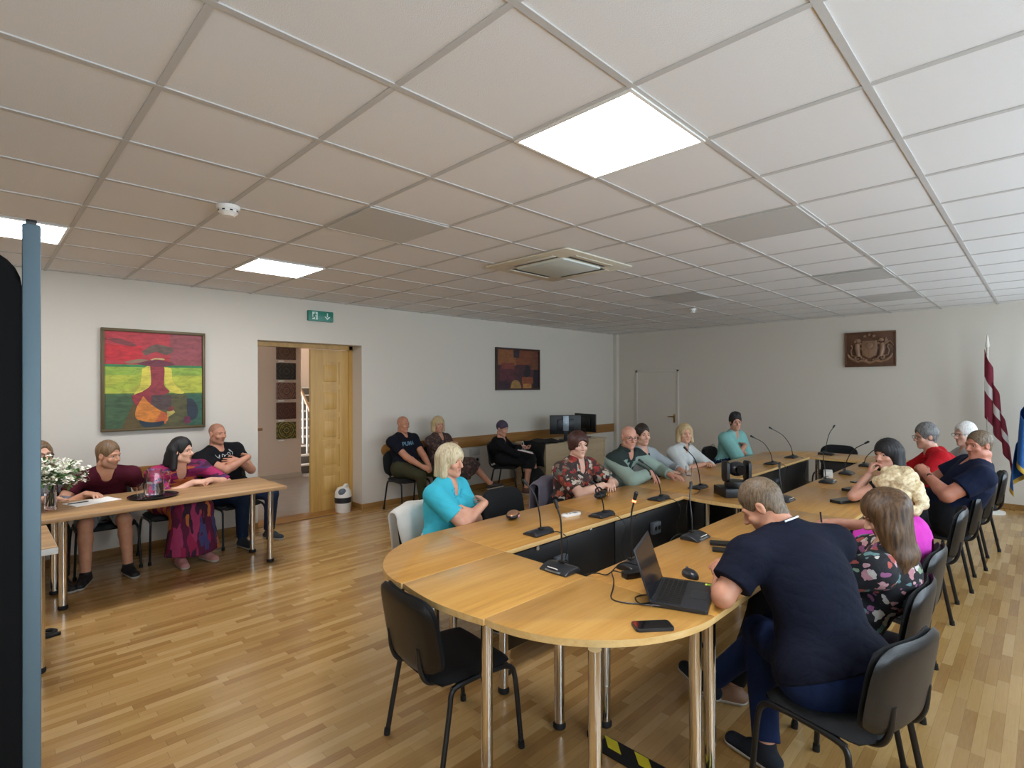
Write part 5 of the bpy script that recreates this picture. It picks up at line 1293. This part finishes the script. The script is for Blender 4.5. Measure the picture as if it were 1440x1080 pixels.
def ex_hood(S, b, K):
    F = K['Field'](K['lo'], K['hi'], K['h']); N, f, u, r = K['N'], K['f'], K['u'], K['r']
    for q in (-1, 1): F.cone(N-f*.075+u*.01, N+r*q*.075-f*.01+u*.012, .036, .03, .03); F.cone(N+r*q*.075-f*.01+u*.012, N+r*q*.04+f*.075-u*.02, .03, .02, .02)
    F.ell(N-f*.085-u*.035, (.085, .04, .07), (r, f, u), .03); F.cone(N+u*.2, N-u*.02, .056, .056, .004, neg=True)
    K['part']('hood', F, S['top']['m'], 1, .003, parent=K['top'])
def ex_collar(stripe=None, rad=.064, hgt=.045):
    def fn(S, b, K):
        N, f, B = K['N'], K['f'], K['base']; ax = nrm(S['_nb']-N); fb = nrm(-f+ax*f.dot(ax)); rt = np.cross(fb, ax); w_ = K['w']; c0 = N+ax*.026-B
        def at(a, t, o=0): rr = rad+.018*(w_-1)+o+.006*(1-t); return Vector(c0+ax*(hgt*t+.012*t*math.cos(a))+(fb*math.cos(a)+rt*math.sin(a))*rr)
        m = S['top']['m']; m = m[-1] if isinstance(m, list) else m
        g = G(); g.grid(lambda u, v: at(math.radians(-150+300*u), v), 36, 4); o = g.obj('collar', m, K['top'], ang=70); md = o.modifiers.new('s', 'SOLIDIFY'); md.thickness = .007; md.offset = 1
        g = G(); g.grid(lambda u, v: at(math.radians(-140+280*u), 1-.75*v, .008+.012*v), 36, 3); o2 = g.obj('collar_fold', m, K['top'], ang=70); md = o2.modifiers.new('s', 'SOLIDIFY'); md.thickness = .004
        if stripe:
            s0, s1 = stripe; g = G(); g.tube([at(math.radians(s0+(s1-s0)*i/8), .93, .0115) for i in range(9)], .0042, 6); g.obj('collar_stripe', mat('stripe_white', '#dfe3ea', .7), K['top'])
    return fn
def ex_watch(side, strap='#17181b'):
    def fn(S, b, K):
        a = [x for x in K['arms'] if (x['sgn'] > 0) == (side == 'R')][0]; d = nrm(a['w']-a['e']); p = a['w']-d*.02-K['base']
        M = Vector(d).to_track_quat('Z', 'Y').to_matrix().to_4x4(); g = G()
        g.tube([Matrix.Translation(p) @ M @ Vector((.031*math.cos(t), .031*math.sin(t), 0)) for t in [k*PI/10 for k in range(20)]], .008, 8, closed=True, flat=.4)
        o = g.obj('wristwatch', mat('strap'+strap[1:], strap, .5), b)
        n = -a['pn']; g = G(); c = p+n*.034; g.cyl(c-n*.004, c+n*.005, .019, n=20); g.obj('dial', M_screen, o)
    return fn
def ex_pen(side, col='#2a2b30', tilt=(0, .3, 1)):
    def fn(S, b, K):
        a = [x for x in K['arms'] if (x['sgn'] > 0) == (side == 'R')][0]; p = a['w']+a['d']*.085+a['sd']*.02-Z_*.01
        t = nrm(V3(*tilt)); g = G(); c0 = p-t*.045; g.cyl((0, 0, -.05), (0, 0, .085), .0052, n=10).cyl((0, 0, -.062), (0, 0, -.05), .001, .005, n=10)
        o = g.obj('pen', mat('pen'+col[1:], col, .35)); o.location = p; o.rotation_mode = 'QUATERNION'; o.rotation_quaternion = Vector(t).to_track_quat('Z', 'Y')
        tag(o, S['penlabel'], 'pen')
    return fn
Z_ = V3(0, 0, 1)
SK = '#c9987c'; SKF = '#d3a68c'
H_br = hair_mat('brown', '#4f3b28', '#84684a'); H_dk = hair_mat('dark', '#17120f', '#362a22'); H_bl = hair_mat('blonde', '#a89672', '#dccfae'); H_ash = hair_mat('ash_blonde', '#a08a62', '#cdb68a')
H_lb = hair_mat('light_brown', '#2c1c10', '#684a2b', .5); H_bk = hair_mat('black', '#0c0a0b', '#1d181a', .6); H_gr = hair_mat('grey', '#3b3a3a', '#7d7b79'); H_wh = hair_mat('white', '#b5b5b2', '#eceae6'); H_ch = hair_mat('chestnut', '#2a1512', '#4f2a22')
H_fair = hair_mat('fair_cropped', '#3a2d21', '#7d684f', .5, 2, 140); H_cl = hair_mat('curly_blonde', '#b0966a', '#ead9b4', .5, 0, 60)
M_jean = CL('denim', '#1d2b42', .3, 600); M_jeand = CL('denim_dark', '#142448', .3, 600); M_bl_tr = CL('black_trousers', '#17181b'); M_blk = CL('black_cotton', '#121216'); M_nav = CL('navy_cotton', '#10131f'); M_polo = CL('navy_polo', '#0d1122', .3)

# behind the side table at the left
person(dict(key='glasses_woman', label='woman in dark glasses sitting behind the vase of white flowers at far left', group=None, pos=(.34, 6.15), face=-80, head=(.395, 5.93, 1.105), yaw=-70, fem=True, w=.9, res=1.4, skin=SKF,
    hairm=H_br, hair=h_bob(.12, .08, .012, False, .02), glasses=True, grim=.003, top=dict(m=CL('grey_top', '#6a6a70'), sleeve=1.5, neck=.06), bottom=dict(m=M_bl_tr), shoes=M_shoe, **armtable(.02, .50, .0, .42, dR=(-.9, .4, 0), dL=(.9, .5, 0))))
person(dict(key='maroon_man', label='man in a maroon T-shirt and grey shorts leaning on the side table', pos=(.86, 6.17), face=-92, head=(.835, 5.78, 1.075), yaw=-50, pitch=8, w=1.1, fat=.02, res=1.0, skin=SK, stubble=.45, buzz=.85, haircol='#57432f', bow=.05,
    hairm=H_br, hair=h_short(.013, .090, .62, .004), top=dict(m=CL('maroon_cotton', '#4a1424'), sleeve=.42, neck=.02), bottom=dict(m=CL('grey_shorts', '#77797b'), end=-.12, name='shorts'), shoes=M_shoe, knee=((-.10, .40, .50), (.17, .40, .50)), ankle=((-.13, .37, .085), (.17, .40, .085)), toe=((-.03, .15, -.055), (.05, .15, -.055)), hand=1.05,
    armR=dict(w=(.17, .46, T+.035), d=(-.55, .7, 0), curl=.5, hint=(.6, -.4, -.3)), armL=dict(w=(-.11, .30, .60), d=(0, .45, -.6), pn=(.2, -.5, -1), curl=.4, hint=(-.35, -.5, -.3))))
person(dict(key='dress_woman', label='dark-haired woman in a long bright swirled dress with clasped hands on the side table', pos=(1.42, 6.17), face=-82, head=(1.40, 5.80, 1.06), yaw=-48, pitch=0, fem=True, w=1.16, fat=.03, res=1.0, skin='#dcae96', lip=.9, bow=.04,
    hairm=H_bk, hair=lambda F, Hd, X, s, e: (h_short(.022, .085, .8, .004, False)(F, Hd, X, s, e), F.cone(Hd(-.045, -.06, .02), Hd(-.07, -.09, -.11), .055, .05, .03), F.cone(Hd(.045, -.06, .02), Hd(.05, -.10, -.11), .055, .05, .03), F.cone(Hd(0, -.09, -.05), Hd(0, -.12, -.2), .07, .05, .03), F.cone(Hd(.07, -.03, 0), Hd(.085, -.03, -.16), .03, .03, .02), F.cone(Hd(-.068, -.045, 0), Hd(-.08, -.05, -.17), .03, .03, .02)), hairlen=.12,
    top=dict(m=print_mat('swirl_top', '#7c1550', ['#b3265f', '#5c2a66', '#d2762e', '#33396e', '#8d1c4c', '#221a30'], 9, 2.4, 1, (.8, .8, 3.2)), sleeve=.95, neck=.10, hem=.06, name='dress_bodice'),
    bottom=dict(m=print_mat('swirl_skirt', '#5a1238', ['#a3204e', '#2a1830', '#d07c34', '#33477e', '#7c1540', '#20182a', '#b03a6a'], 7, 2.2, 1, (2.6, 2.6, .6)), skirt=True, end=.96, flare=.05, name='dress_skirt', wr=.006), shoes=mat('pink_sandal', '#c08a86', .6), shoetop=-.03,
    armR=dict(w=(.03, .50, T+.036), d=(-.75, .55, .05), pn=(-.3, -.3, -.8), curl=.55, hint=(.9, -.1, -.5)), armL=dict(w=(-.13, .50, T+.036), d=(.75, .55, .05), pn=(.3, -.3, -.8), curl=.55, hint=(-.9, -.1, -.5))))
person(dict(key='black_tee_man', label='bald man in a black T-shirt and jeans with crossed arms against the left wall', pos=(1.95, 6.26), face=-72, head=(1.83, 6.22, 1.17), yaw=-68, pitch=2, w=1.2, fat=.035, res=1.0, skin='#c08a70', stubble=.3, buzz=.45, haircol='#5b4636',
    hairm=H_br, top=dict(m=M_blk, sleeve=.6, neck=.03, extra=[ex_squiggle]), bottom=dict(m=M_jean), shoes=CL('grey_shoe', '#3a3f45'), knee=((-.24, .38, .50), (.10, .36, .50)), ankle=((-.27, .30, .085), (.07, .32, .085)), **armfold(.91, .23, 'R', 1.15)))
# along the left wall beyond the doorway
person(dict(key='print_tee_man', label='bald man in a navy T-shirt with a block letter print and olive trousers, hands clasped', pos=(4.19, 6.2), face=-78, head=(4.16, 6.24, 1.145), yaw=-82, pitch=4, w=1.2, fat=.02, skin='#bb8468', buzz=.15, haircol='#5b4636', res=1.25, hairm=H_br,
    top=dict(m=M_nav, sleeve=.62, neck=.03, extra=[ex_text('PUMA', .075, .03, '#5f7f96', .003, fw=1.1)]), bottom=dict(m=CL('olive_cotton', '#3a3a28')), shoes=CL('olive_shoe', '#34362f'), knee=((-.20, .38, .49), (.14, .38, .49)), ankle=((-.22, .36, .085), (.02, .33, .085)),
    armR=dict(w=(.06, .33, .60), d=(-.5, .7, -.35), pn=(-.7, 0, -.5), curl=.5, hint=(.8, -.4, -.5)), armL=dict(w=(-.08, .33, .60), d=(.4, .7, -.4), pn=(.7, 0, -.5), curl=.5, hint=(-.8, -.4, -.5))))
M_brnp = print_mat('brown_print', '#3d2c28', ['#5b4038', '#2a2022', '#6e5348', '#43302a'], 30, 1.5, .6)
person(dict(key='brown_dress_woman', label='blonde woman in a brown patterned dress with legs crossed against the left wall', pos=(4.78, 6.2), face=-75, head=(4.745, 6.22, 1.11), yaw=-103, fem=True, w=1.12, fat=.03, skin='#bf8d76', res=1.35, hairm=H_ash, hair=h_bob(.11, .08, .016, True, .02),
    top=dict(m=M_brnp, sleeve=.98, neck=.07, name='dress_bodice'), bottom=dict(m=M_brnp, skirt=True, end=.25, name='dress_skirt'), knee=((-.14, .42, .56), (.02, .42, .47)), ankle=((-.34, .62, .26), (.06, .38, .08)), toe=((-.10, .12, -.03), (.02, .15, -.055)), shoes=mat('dark_shoe', '#2b2320', .5), shoetop=-.03, **armfold(.83, .20, 'R', 1.0)))
person(dict(key='notetaker', label='person in black with a purple head scarf writing in a notebook against the left wall', pos=(5.84, 6.0), face=-52, head=(5.74, 5.92, 1.01), yaw=-84, pitch=14, fem=True, w=.95, res=1.35, skin='#c3937c', bow=.07, shoulder=.165,
    hairm=mat('scarf_purple', '#4b4152', .85, bump=.4, bscale=90, var=.3), hair=h_cap(.012, .07, .55, .004), browm=H_br, top=dict(m=M_blk, sleeve=1.9, neck=.06, name='black_top'), bottom=dict(m=M_bl_tr, skirt=True, end=.2, name='skirt'), knee=((-.13, .40, .56), (.06, .40, .49)), ankle=((-.10, .56, .13), (.08, .36, .08)), shoes=mat('brown_shoe', '#5a382c', .5),
    armR=dict(w=(.08, .27, .74), d=(-.6, .75, -.05), curl=.7, hint=(.9, -.2, -.4)), armL=dict(w=(-.16, .30, .68), d=(.3, .9, 0), pn=(.3, 0, 1), curl=.5, hint=(-.9, -.2, -.4)), penlabel='pen held by the notetaker in the head scarf', extra=[ex_pen('R', '#c9ccd0')]))
nb = thing('notebook', 'open white notebook with a dark red cover on the knee of the notetaker', 'notebook', (5.90, 5.60, .665), D(-40))
g = G(); g.box(-.13, -.09, 0, .13, .09, .006, M=Matrix.Rotation(D(14), 4, 'Y')); g.obj('cover', mat('wine_cover', '#6b2336', .5), nb)
g = G(); g.box(-.12, -.085, .0065, .12, .085, .016, M=Matrix.Rotation(D(14), 4, 'Y')); g.obj('pages', mat('page_white', '#e4e2dd', .7), nb)
# doorway side of the conference table
person(dict(key='blue_woman', label='blonde woman in a turquoise short-sleeved top with folded arms, nearest on the doorway side', pos=(2.42, 3.1), face=-66, head=(2.455, 3.07, 1.125), yaw=-78, pitch=4, fem=True, w=1.1, fat=.02, res=.9, skin='#cf9c82', lip=.75,
    hairm=H_bl, hair=h_bob(.125, .082, .020, True, .02, .054), top=dict(m=CL('turquoise', '#3fb3c9', .3), sleeve=.72, sw=1.12, neck=.085, hem=.08, wr=.004, extra=[ex_embroidery]), bottom=dict(m=CL('white_trousers', '#c9c7c2')), shoes=M_shoe, **armfold(.815, .24, 'R', 1.0, .07, (-.8, -.6, .08))))
person(dict(key='red_floral_woman', label='short-haired woman in a red and brown floral blouse leaning on the table edge', pos=(3.92, 3.14), face=-88, head=(3.92, 3.04, 1.125), yaw=-114, pitch=3, fem=True, w=1.22, fat=.03, res=1.15, skin='#dab09b', lip=.7,
    hairm=H_ch, hair=h_bowl(.05, .022, .05), top=dict(m=print_mat('red_floral', '#3b2a26', ['#a3312b', '#7d6a58', '#b5583a', '#cbbfae', '#2a2326', '#8d2a26', '#59605a'], 25, 2.0, .62), sleeve=.78, sw=1.15, neck=.085, hem=.08, name='blouse'), bottom=dict(m=M_bl_tr), shoes=M_shoe,
    armR=dict(w=(.0, .36, T+.05), d=(-.9, .35, -.05), curl=.35, hint=(.9, 0, -.5)), armL=dict(w=(-.12, .37, T+.07), d=(.75, .5, -.25), curl=.35, hint=(-.9, 0, -.5))))
M_sage = CL('sage', '#8ea196'); M_sagd = CL('dark_green', '#2b3533')
def sagep(x, y, z): return ((np.abs(x) < .028) & (y > 0) | (z > .125) & (np.abs(x) > .05) | (y > .04) & (np.abs(np.abs(x)-.085) < .045) & (np.abs(z-.0) < .022) | (y > .02) & (z > .09) & (np.abs(x) < .07)).astype(int)
person(dict(key='green_shirt_man', label='bald elderly man in glasses and a green two-tone shirt resting his arms on the table', pos=(4.64, 3.12), face=-92, head=(4.59, 2.93, 1.155), yaw=-122, pitch=6, w=1.15, fat=.02, res=1.15, skin='#cc9781', buzz=.1, haircol='#8f8780', hairm=H_gr, glasses=True, bow=.05,
    top=dict(m=two(M_sage, M_sagd), panels=sagep, sleeve=1.85, sw=1.15, neck=.04, hem=.05, extra=[ex_collar()]), bottom=dict(m=M_bl_tr), shoes=M_shoe,
    armR=dict(w=(.02, .42, T+.09), d=(.1, .7, -.5), curl=.5, hint=(.9, .1, -.4)), armL=dict(w=(-.27, .47, T+.04), d=(.1, 1, -.05), curl=.3, hint=(-.9, -.1, -.4))))
M_pgrey = CL('pale_grey_jacket', '#9aa2a6'); 
person(dict(key='grey_jacket_woman', label='woman with pinned dark hair in a pale grey jacket over a black top', pos=(5.3, 3.2), face=-100, head=(5.27, 3.19, 1.112), yaw=-118, fem=True, w=.95, res=1.35, skin='#d0a188', lip=.7, buzz=.9, haircol='#2a211c', hairm=H_dk, hair=h_short(.016, .088, .55, .004, False),
    top=dict(m=two(M_pgrey, M_blk), panels=lambda x, y, z: ((np.abs(x) < .05) & (y > .03) & (z < .09)).astype(int), sleeve=1.85, neck=.13, name='jacket'), bottom=dict(m=M_bl_tr), shoes=M_shoe, **armtable(.12, .40, -.12, .40, dR=(-.5, .8, 0), dL=(.5, .8, 0))))
person(dict(key='white_shirt_woman', label='blonde woman in a white collared shirt with her hands on the table', pos=(5.95, 3.16), face=-95, head=(5.945, 3.03, 1.095), yaw=-132, fem=True, w=1.0, res=1.3, skin='#cf9f85', lip=.6, hairm=H_ash, hair=h_bob(.115, .082, .016, False, .02),
    top=dict(m=CL('white_cotton', '#c9cdcc', .3), sleeve=1.05, sw=1.2, neck=.05, hem=.05, extra=[ex_collar()]), bottom=dict(m=M_bl_tr), shoes=M_shoe, **armtable(.05, .40, -.05, .42, dR=(-.8, .5, 0), dL=(.8, .5, 0))))
person(dict(key='mint_woman', label='short-haired woman in a mint green sweater with crossed arms at the far end', pos=(7.48, 3.2), face=-95, head=(7.45, 3.05, 1.15), yaw=-138, pitch=2, fem=True, w=1.1, res=1.3, skin='#c08f78', lip=.4, hairm=H_bk, buzz=.9, haircol='#1d181a', hair=lambda F, Hd, X, s, e: (h_short(.026, .080, .62, .010)(F, Hd, X, s, e), [F.ell(Hd(.045*math.sin(k*2.1), .045*math.cos(k*1.7)-.005, .108+.008*(k % 3)), (.026*s,)*3, X, .02) for k in range(9)]),
    top=dict(m=CL('mint', '#7fb5b0', .35), sleeve=1.1, sw=1.5, neck=.05, name='sweater'), bottom=dict(m=M_jeand), shoes=M_shoe, **armfold(.83, .22, 'R', 1.1)))
# flag side of the conference table
def ex_ring(S, b, K): pass
person(dict(key='navy_polo_man', label='man with cropped fair hair in a navy polo shirt writing, back turned, nearest the camera', pos=(2.485, .665), face=57, head=(2.515, .91, 1.12), nb=(2.525, .815, .995), yaw=100, pitch=36, tilt=-4, w=1.22, fat=.015, res=1.0, skin='#c58e72', haircol='#5a4937', buzz=.8, bow=.03, shoulder=.178, pelvis=(0, -.07, SEAT+.10),
    hairm=H_fair, hair=h_short(.012, .09, .55, .004), hwr=.0015, top=dict(m=M_polo, g=.015, sleeve=.68, sw=1.12, neck=.03, hem=.02, wr=.004, extra=[ex_collar((-75, 20))], name='polo_shirt'), bottom=dict(m=M_jeand), shoes=CL('shoe_navy', '#22262e'), shoetop=.03,
    kneew=((2.63, .97, .50), (2.76, .93, .50)), anklew=((2.44, .87, .09), (2.75, 1.26, .11)), toew=((2.48, 1.03, .035), (2.80, 1.43, .10)), armlen=1.02,
    armL=dict(w=(2.43, 1.065, T+.06), e=(2.20, .955, T+.056), world=True, d=(.45, .9, .1), pn=(.3, .1, -.9), curl=.45, hint=(-1, .15, -.6)), armR=dict(w=(2.72, 1.10, T+.035), e=(2.84, .90, T+.03), world=True, d=(-.7, .5, 0), curl=.35), penlabel='white and dark pen in the hand of the man in the navy polo', extra=[ex_pen('L', '#d8dade', (.25, -.1, .9))]))
def long_hair(F, Hd, X, s, e):
    F.ell(Hd(0, -.016, .036), (.088*s, .106*s, .097*s), X, .01)
    N, f, u, r = e['N'], e['f'], e['u'], e['r']; Z = V3(0, 0, 1)
    for q in (-.06, -.02, .02, .06):
        a = Hd(q, -.07+abs(q)*.3, .03); b_ = N-f*(.085-abs(q)*.4)+r*q*1.3+u*.02; c = N-f*(.125-abs(q)*.3)+r*q*1.5-u*.13
        F.cone(a, b_, .048, .04, .035); F.cone(b_, c, .04, .026, .03)
    for q in (-1, 1):
        a = Hd(q*.062, .02, .035); b_ = Hd(q*.07, .035, -.06); c = b_-Z*.17-f*.03+r*q*.015; F.cone(a, b_, .036, .038, .04); F.cone(b_, c, .038, .02, .04)
    F.cone(Hd(0, .145, .0), Hd(0, .13, -.16), .058*s, .05*s, .012, neg=True)
person(dict(key='floral_woman', label='woman with long straight brown hair in a black floral blouse, seen from behind', pos=(3.06, .66), face=92, head=(3.02, .535, 1.06), yaw=112, pitch=28, fem=True, w=1.0, res=1.05, skin='#d0a085', bow=.06, hairm=H_lb, hair=long_hair, hairlen=.3, hws=120, hsm=2,
    top=dict(m=print_mat('dark_floral', '#14151b', ['#c98f96', '#d6cfc9', '#9a5a86', '#b5584f', '#8fa58a', '#d9a7ae', '#6a8f92'], 24, 1.7, .5), sleeve=.5, sw=1.3, neck=.05, hem=.04, name='blouse'), bottom=dict(m=M_bl_tr), shoes=mat('tan_shoe', '#8a6a55', .5), knee=((-.08, .42, .50), (.12, .42, .50)), ankle=((-.22, .52, .085), (.1, .36, .085)), toe=((-.05, .16, -.055), (.02, .15, -.055)),
    armL=dict(w=(2.96, 1.0, T+.04), world=True, d=(.5, .8, 0), curl=.4, hint=(-1, .1, -.6)), armR=dict(w=(3.25, 1.02, T+.035), world=True, d=(-.5, .8, 0), curl=.4, hint=(1, 0, -.4))))
person(dict(key='pink_woman', label='woman with curly blonde hair in a bright pink top holding a pen at the table', pos=(3.76, .68), face=92, head=(3.74, .615, 1.065), yaw=125, pitch=22, fem=True, w=1.05, fat=.01, res=1.15, skin='#cf9a80', bow=.06, hairm=H_cl, hwr=.004, hws=70, ani=(1, 1, 1), hairlen=.12,
    hair=lambda F, Hd, X, s, e: (F.ell(Hd(0, -.02, .03), (.09*s, .10*s, .095*s), X, .01), curls(F, Hd, X, s, 11, 120, .13, .095, .03, .95), F.cone(Hd(0, .12, -.01), Hd(0, .1, -.2), .058*s, .06*s, .012, neg=True), F.cone(Hd(0, 0, -.06), Hd(0, -.01, -.3), .05*s, .06*s, .01, neg=True)),
    top=dict(m=CL('hot_pink', '#c93fae', .3), sleeve=.6, neck=.05, hem=.04), bottom=dict(m=M_bl_tr), shoes=M_shoe,
    armL=dict(w=(3.76, .99, T+.035), world=True, d=(.75, .5, .05), pn=(.2, 0, -1), curl=.6, hint=(-1, .2, -.5)), armR=dict(w=(3.98, .98, T+.035), world=True, d=(-.4, .85, 0), curl=.35, hint=(1, -.1, -.4)), penlabel='dark pen upright in the hand of the curly blonde woman', extra=[ex_pen('L', '#2a2b30', (.05, .1, 1))]))
person(dict(key='chin_woman', label='dark-haired woman with a fringe resting her chin on her hand at the table', pos=(5.02, .72), face=96, head=(5.09, .89, 1.12), yaw=152, pitch=6, fem=True, w=.95, res=1.3, skin='#cf9c86', lip=.6, bow=.05, hairm=H_bk, hair=lambda F, Hd, X, s, e: (h_bob(.15, .078, .016, True, .05)(F, Hd, X, s, e), F.cone(Hd(0, -.08, -.05), Hd(.02, -.12, -.2), .06, .04, .03)), hairlen=.08,
    top=dict(m=M_blk, sleeve=.5, neck=.07), bottom=dict(m=M_bl_tr), shoes=M_shoe, armL=dict(w=(5.02, 1.0, .955), world=True, d=(.1, -.2, .9), pn=(.2, -.8, .2), curl=.75, hint=(-.7, .6, -.7)), armR=dict(w=(5.2, 1.1, T+.035), world=True, d=(-.8, .4, 0), curl=.35, hint=(1, 0, -.4))))
person(dict(key='watch_man', label='heavy-set man with cropped fair hair in a navy T-shirt wearing a black wristwatch', pos=(5.86, .62), face=108, head=(5.84, .395, 1.165), yaw=138, pitch=3, w=1.36, fat=.055, res=1.15, skin='#c08068', buzz=.8, haircol='#7d664a', hairm=H_fair, hair=h_short(.010, .090, .62, .002), bow=.02,
    top=dict(m=CL('navy_tee', '#111a33', .3), sleeve=.62, sw=1.12, neck=.045), bottom=dict(m=M_bl_tr), shoes=M_shoe, armw=1.15,
    armL=dict(w=(5.67, .71, .90), world=True, d=(.35, .35, .55), pn=(.8, 0, -.3), curl=.6, hint=(-.9, -.15, -.7)), armR=dict(w=(5.86, .80, .885), world=True, d=(-.5, .1, .6), pn=(-.8, -.3, 0), curl=.6, hint=(1, -.1, -.7)), extra=[ex_watch('L')]))
person(dict(key='red_hoodie', label='grey-haired person in glasses wearing a red hooded sweatshirt at the far end', pos=(6.62, .64), face=112, head=(6.65, .845, 1.152), yaw=122, pitch=6, w=1.12, fat=.02, res=1.35, skin='#c89a84', bow=.05, buzz=.85, haircol='#555352', hairm=H_gr, hair=h_short(.024, .086, .58, .008), glasses=True,
    top=dict(m=CL('red_sweat', '#b0141f', .3), sleeve=1.9, sw=1.2, neck=.03, extra=[ex_hood], name='hooded_sweatshirt'), bottom=dict(m=M_bl_tr), shoes=M_shoe, **armtable(.12, .48, -.12, .50, dR=(-.5, .8, 0), dL=(.5, .8, 0))))
person(dict(key='white_haired', label='white-haired person in glasses and a pale top, behind the man with the wristwatch', pos=(7.42, .60), face=112, head=(7.39, .61, 1.135), yaw=132, pitch=2, w=1.05, res=1.4, skin='#c9a08c', buzz=.85, haircol='#c9c9c6', hairm=H_wh, hair=h_short(.024, .086, .55, .008), glasses=True,
    top=dict(m=CL('pale_blue_grey', '#b5bcc0'), sleeve=.7, neck=.04), bottom=dict(m=M_bl_tr), shoes=M_shoe, **armtable(.1, .40, -.1, .40)))
# clothes hung over chairs
def drape(name, label, x, y, rz, m, wid=.25, front=.36, back=.34, seed=1):
    t_ = thing(name, label, 'jacket', (x, y, 0), rz)
    g = G(); rd = random.Random(seed); p1, p2 = rd.uniform(0, 6), rd.uniform(0, 6)
    def fn(u, v):
        xx = (2*u-1)*wid*(1+.10*math.sin(v*5+p1)); s = v*(back+front)-front; k = abs(2*u-1)
        y0 = -.30 if s > 0 else -.195-.17*s; q = min(1, abs(s)/.05); top = .806-.05*k**4
        yy = (-.256)+(y0-.256*-1)*q if False else -.256+(y0+.256)*q-(.03*max(0, s) if s > 0 else 0)+.05*0
        return (xx, yy+(-.03*(1-k*k)*0)+.012*math.sin(xx*38+p2+3*v)*q-(.012 if s > 0 else -.0)*q, top-max(0, abs(s)-.03)+.01*math.sin(xx*20+p1)*q)
    g.grid(fn, 30, 30); o = g.obj('cloth', m, t_, ang=80); md = o.modifiers.new('s', 'SOLIDIFY'); md.thickness = .012
drape('white_jacket', 'white jacket hung over the chair back of the woman in turquoise', 2.42, 3.1, D(-178), CL('jacket_white', '#d3d0c9', .4), seed=2)
drape('grey_jacket', 'grey jacket hung over the chair back of the woman in red florals', 3.92, 3.12, D(-178), CL('jacket_grey', '#6b6570', .4), seed=4)
sc_ = G(); sc_.tube(spline([(-.1, -.29, .60), (-.13, -.30, .75), (-.16, -.262, .80), (-.19, -.235, .72), (-.2, -.235, .58)], 8), .012, 8, flat=.5)
tag(sc_.obj('white_strap', MATS['cl_jacket_white'], loc=(7.5, 3.2, 0), rz=D(-180)), 'white strap looped over the chair back of the woman in mint', 'strap')
# ---------------------------------------------------------------- camera and light
yaw, pit, rol, FPX = 0.782696428, 2.78143442e-03, -3.12738376e-03, 754.986
h = Vector((math.cos(yaw), math.sin(yaw), 0)); Rt = Vector((math.sin(yaw), -math.cos(yaw), 0)); Zv = Vector((0, 0, 1))
F = h*math.cos(pit)+Zv*math.sin(pit); U = -h*math.sin(pit)+Zv*math.cos(pit)
cx_ = Rt*math.cos(rol)+U*math.sin(rol); cy_ = -Rt*math.sin(rol)+U*math.cos(rol)
cam = bpy.data.cameras.new('camera'); co = bpy.data.objects.new('camera', cam); COL.objects.link(co)
co.matrix_world = basis(cx_, cy_, -F, (0, 0, 1.67))
cam.sensor_fit = 'HORIZONTAL'; cam.sensor_width = 36; cam.lens = FPX/1440*36; cam.clip_start = .05
SC.camera = co
w = bpy.data.worlds.new('world'); SC.world = w; w.use_nodes = True
nt = w.node_tree; bg = nt.nodes['Background']
sk = nt.nodes.new('ShaderNodeTexSky'); sk.sky_type = 'HOSEK_WILKIE'; sk.turbidity = 8; sk.ground_albedo = .4; sk.sun_direction = (-.3, .5, .75)
hs = nt.nodes.new('ShaderNodeMix'); hs.data_type = 'RGBA'; hs.inputs[0].default_value = .75; hs.inputs[7].default_value = (.74, .88, 1.0, 1)
nt.links.new(sk.outputs[0], hs.inputs[6]); nt.links.new(hs.outputs[2], bg.inputs[0]); bg.inputs[1].default_value = SKY
def portal(x0, x1, z0, z1, y, rot):
    l = bpy.data.lights.new('window_portal', 'AREA'); l.shape = 'RECTANGLE'; l.size = x1-x0; l.size_y = z1-z0; l.cycles.is_portal = True
    o = bpy.data.objects.new('window_portal', l); COL.objects.link(o); o.location = ((x0+x1)/2, y, (z0+z1)/2); o.rotation_euler = rot
for a, b in wins: portal(a, b, SILL, HEAD, Y0-.05, (PI/2, 0, 0))
l = bpy.data.lights.new('window_portal', 'AREA'); l.shape = 'RECTANGLE'; l.size = 1.7; l.size_y = HY1-HY0-1.3; l.cycles.is_portal = True
o = bpy.data.objects.new('window_portal', l); COL.objects.link(o); o.location = (HX0+.12, (HY0+HY1+.1)/2, 1.75); o.rotation_euler = (0, -PI/2, 0)
vs = SC.view_settings; SC.display_settings.display_device = 'sRGB'; vs.view_transform = 'Standard'; vs.look = 'None'; vs.gamma = 1; vs.use_curve_mapping = False; vs.exposure = EXPO
cy = SC.cycles; cy.max_bounces = 10; cy.diffuse_bounces = 6; cy.glossy_bounces = 4; cy.transmission_bounces = 8; cy.transparent_max_bounces = 12; cy.use_denoising = True
cy.sample_clamp_indirect = 6; cy.caustics_reflective = False; cy.caustics_refractive = False
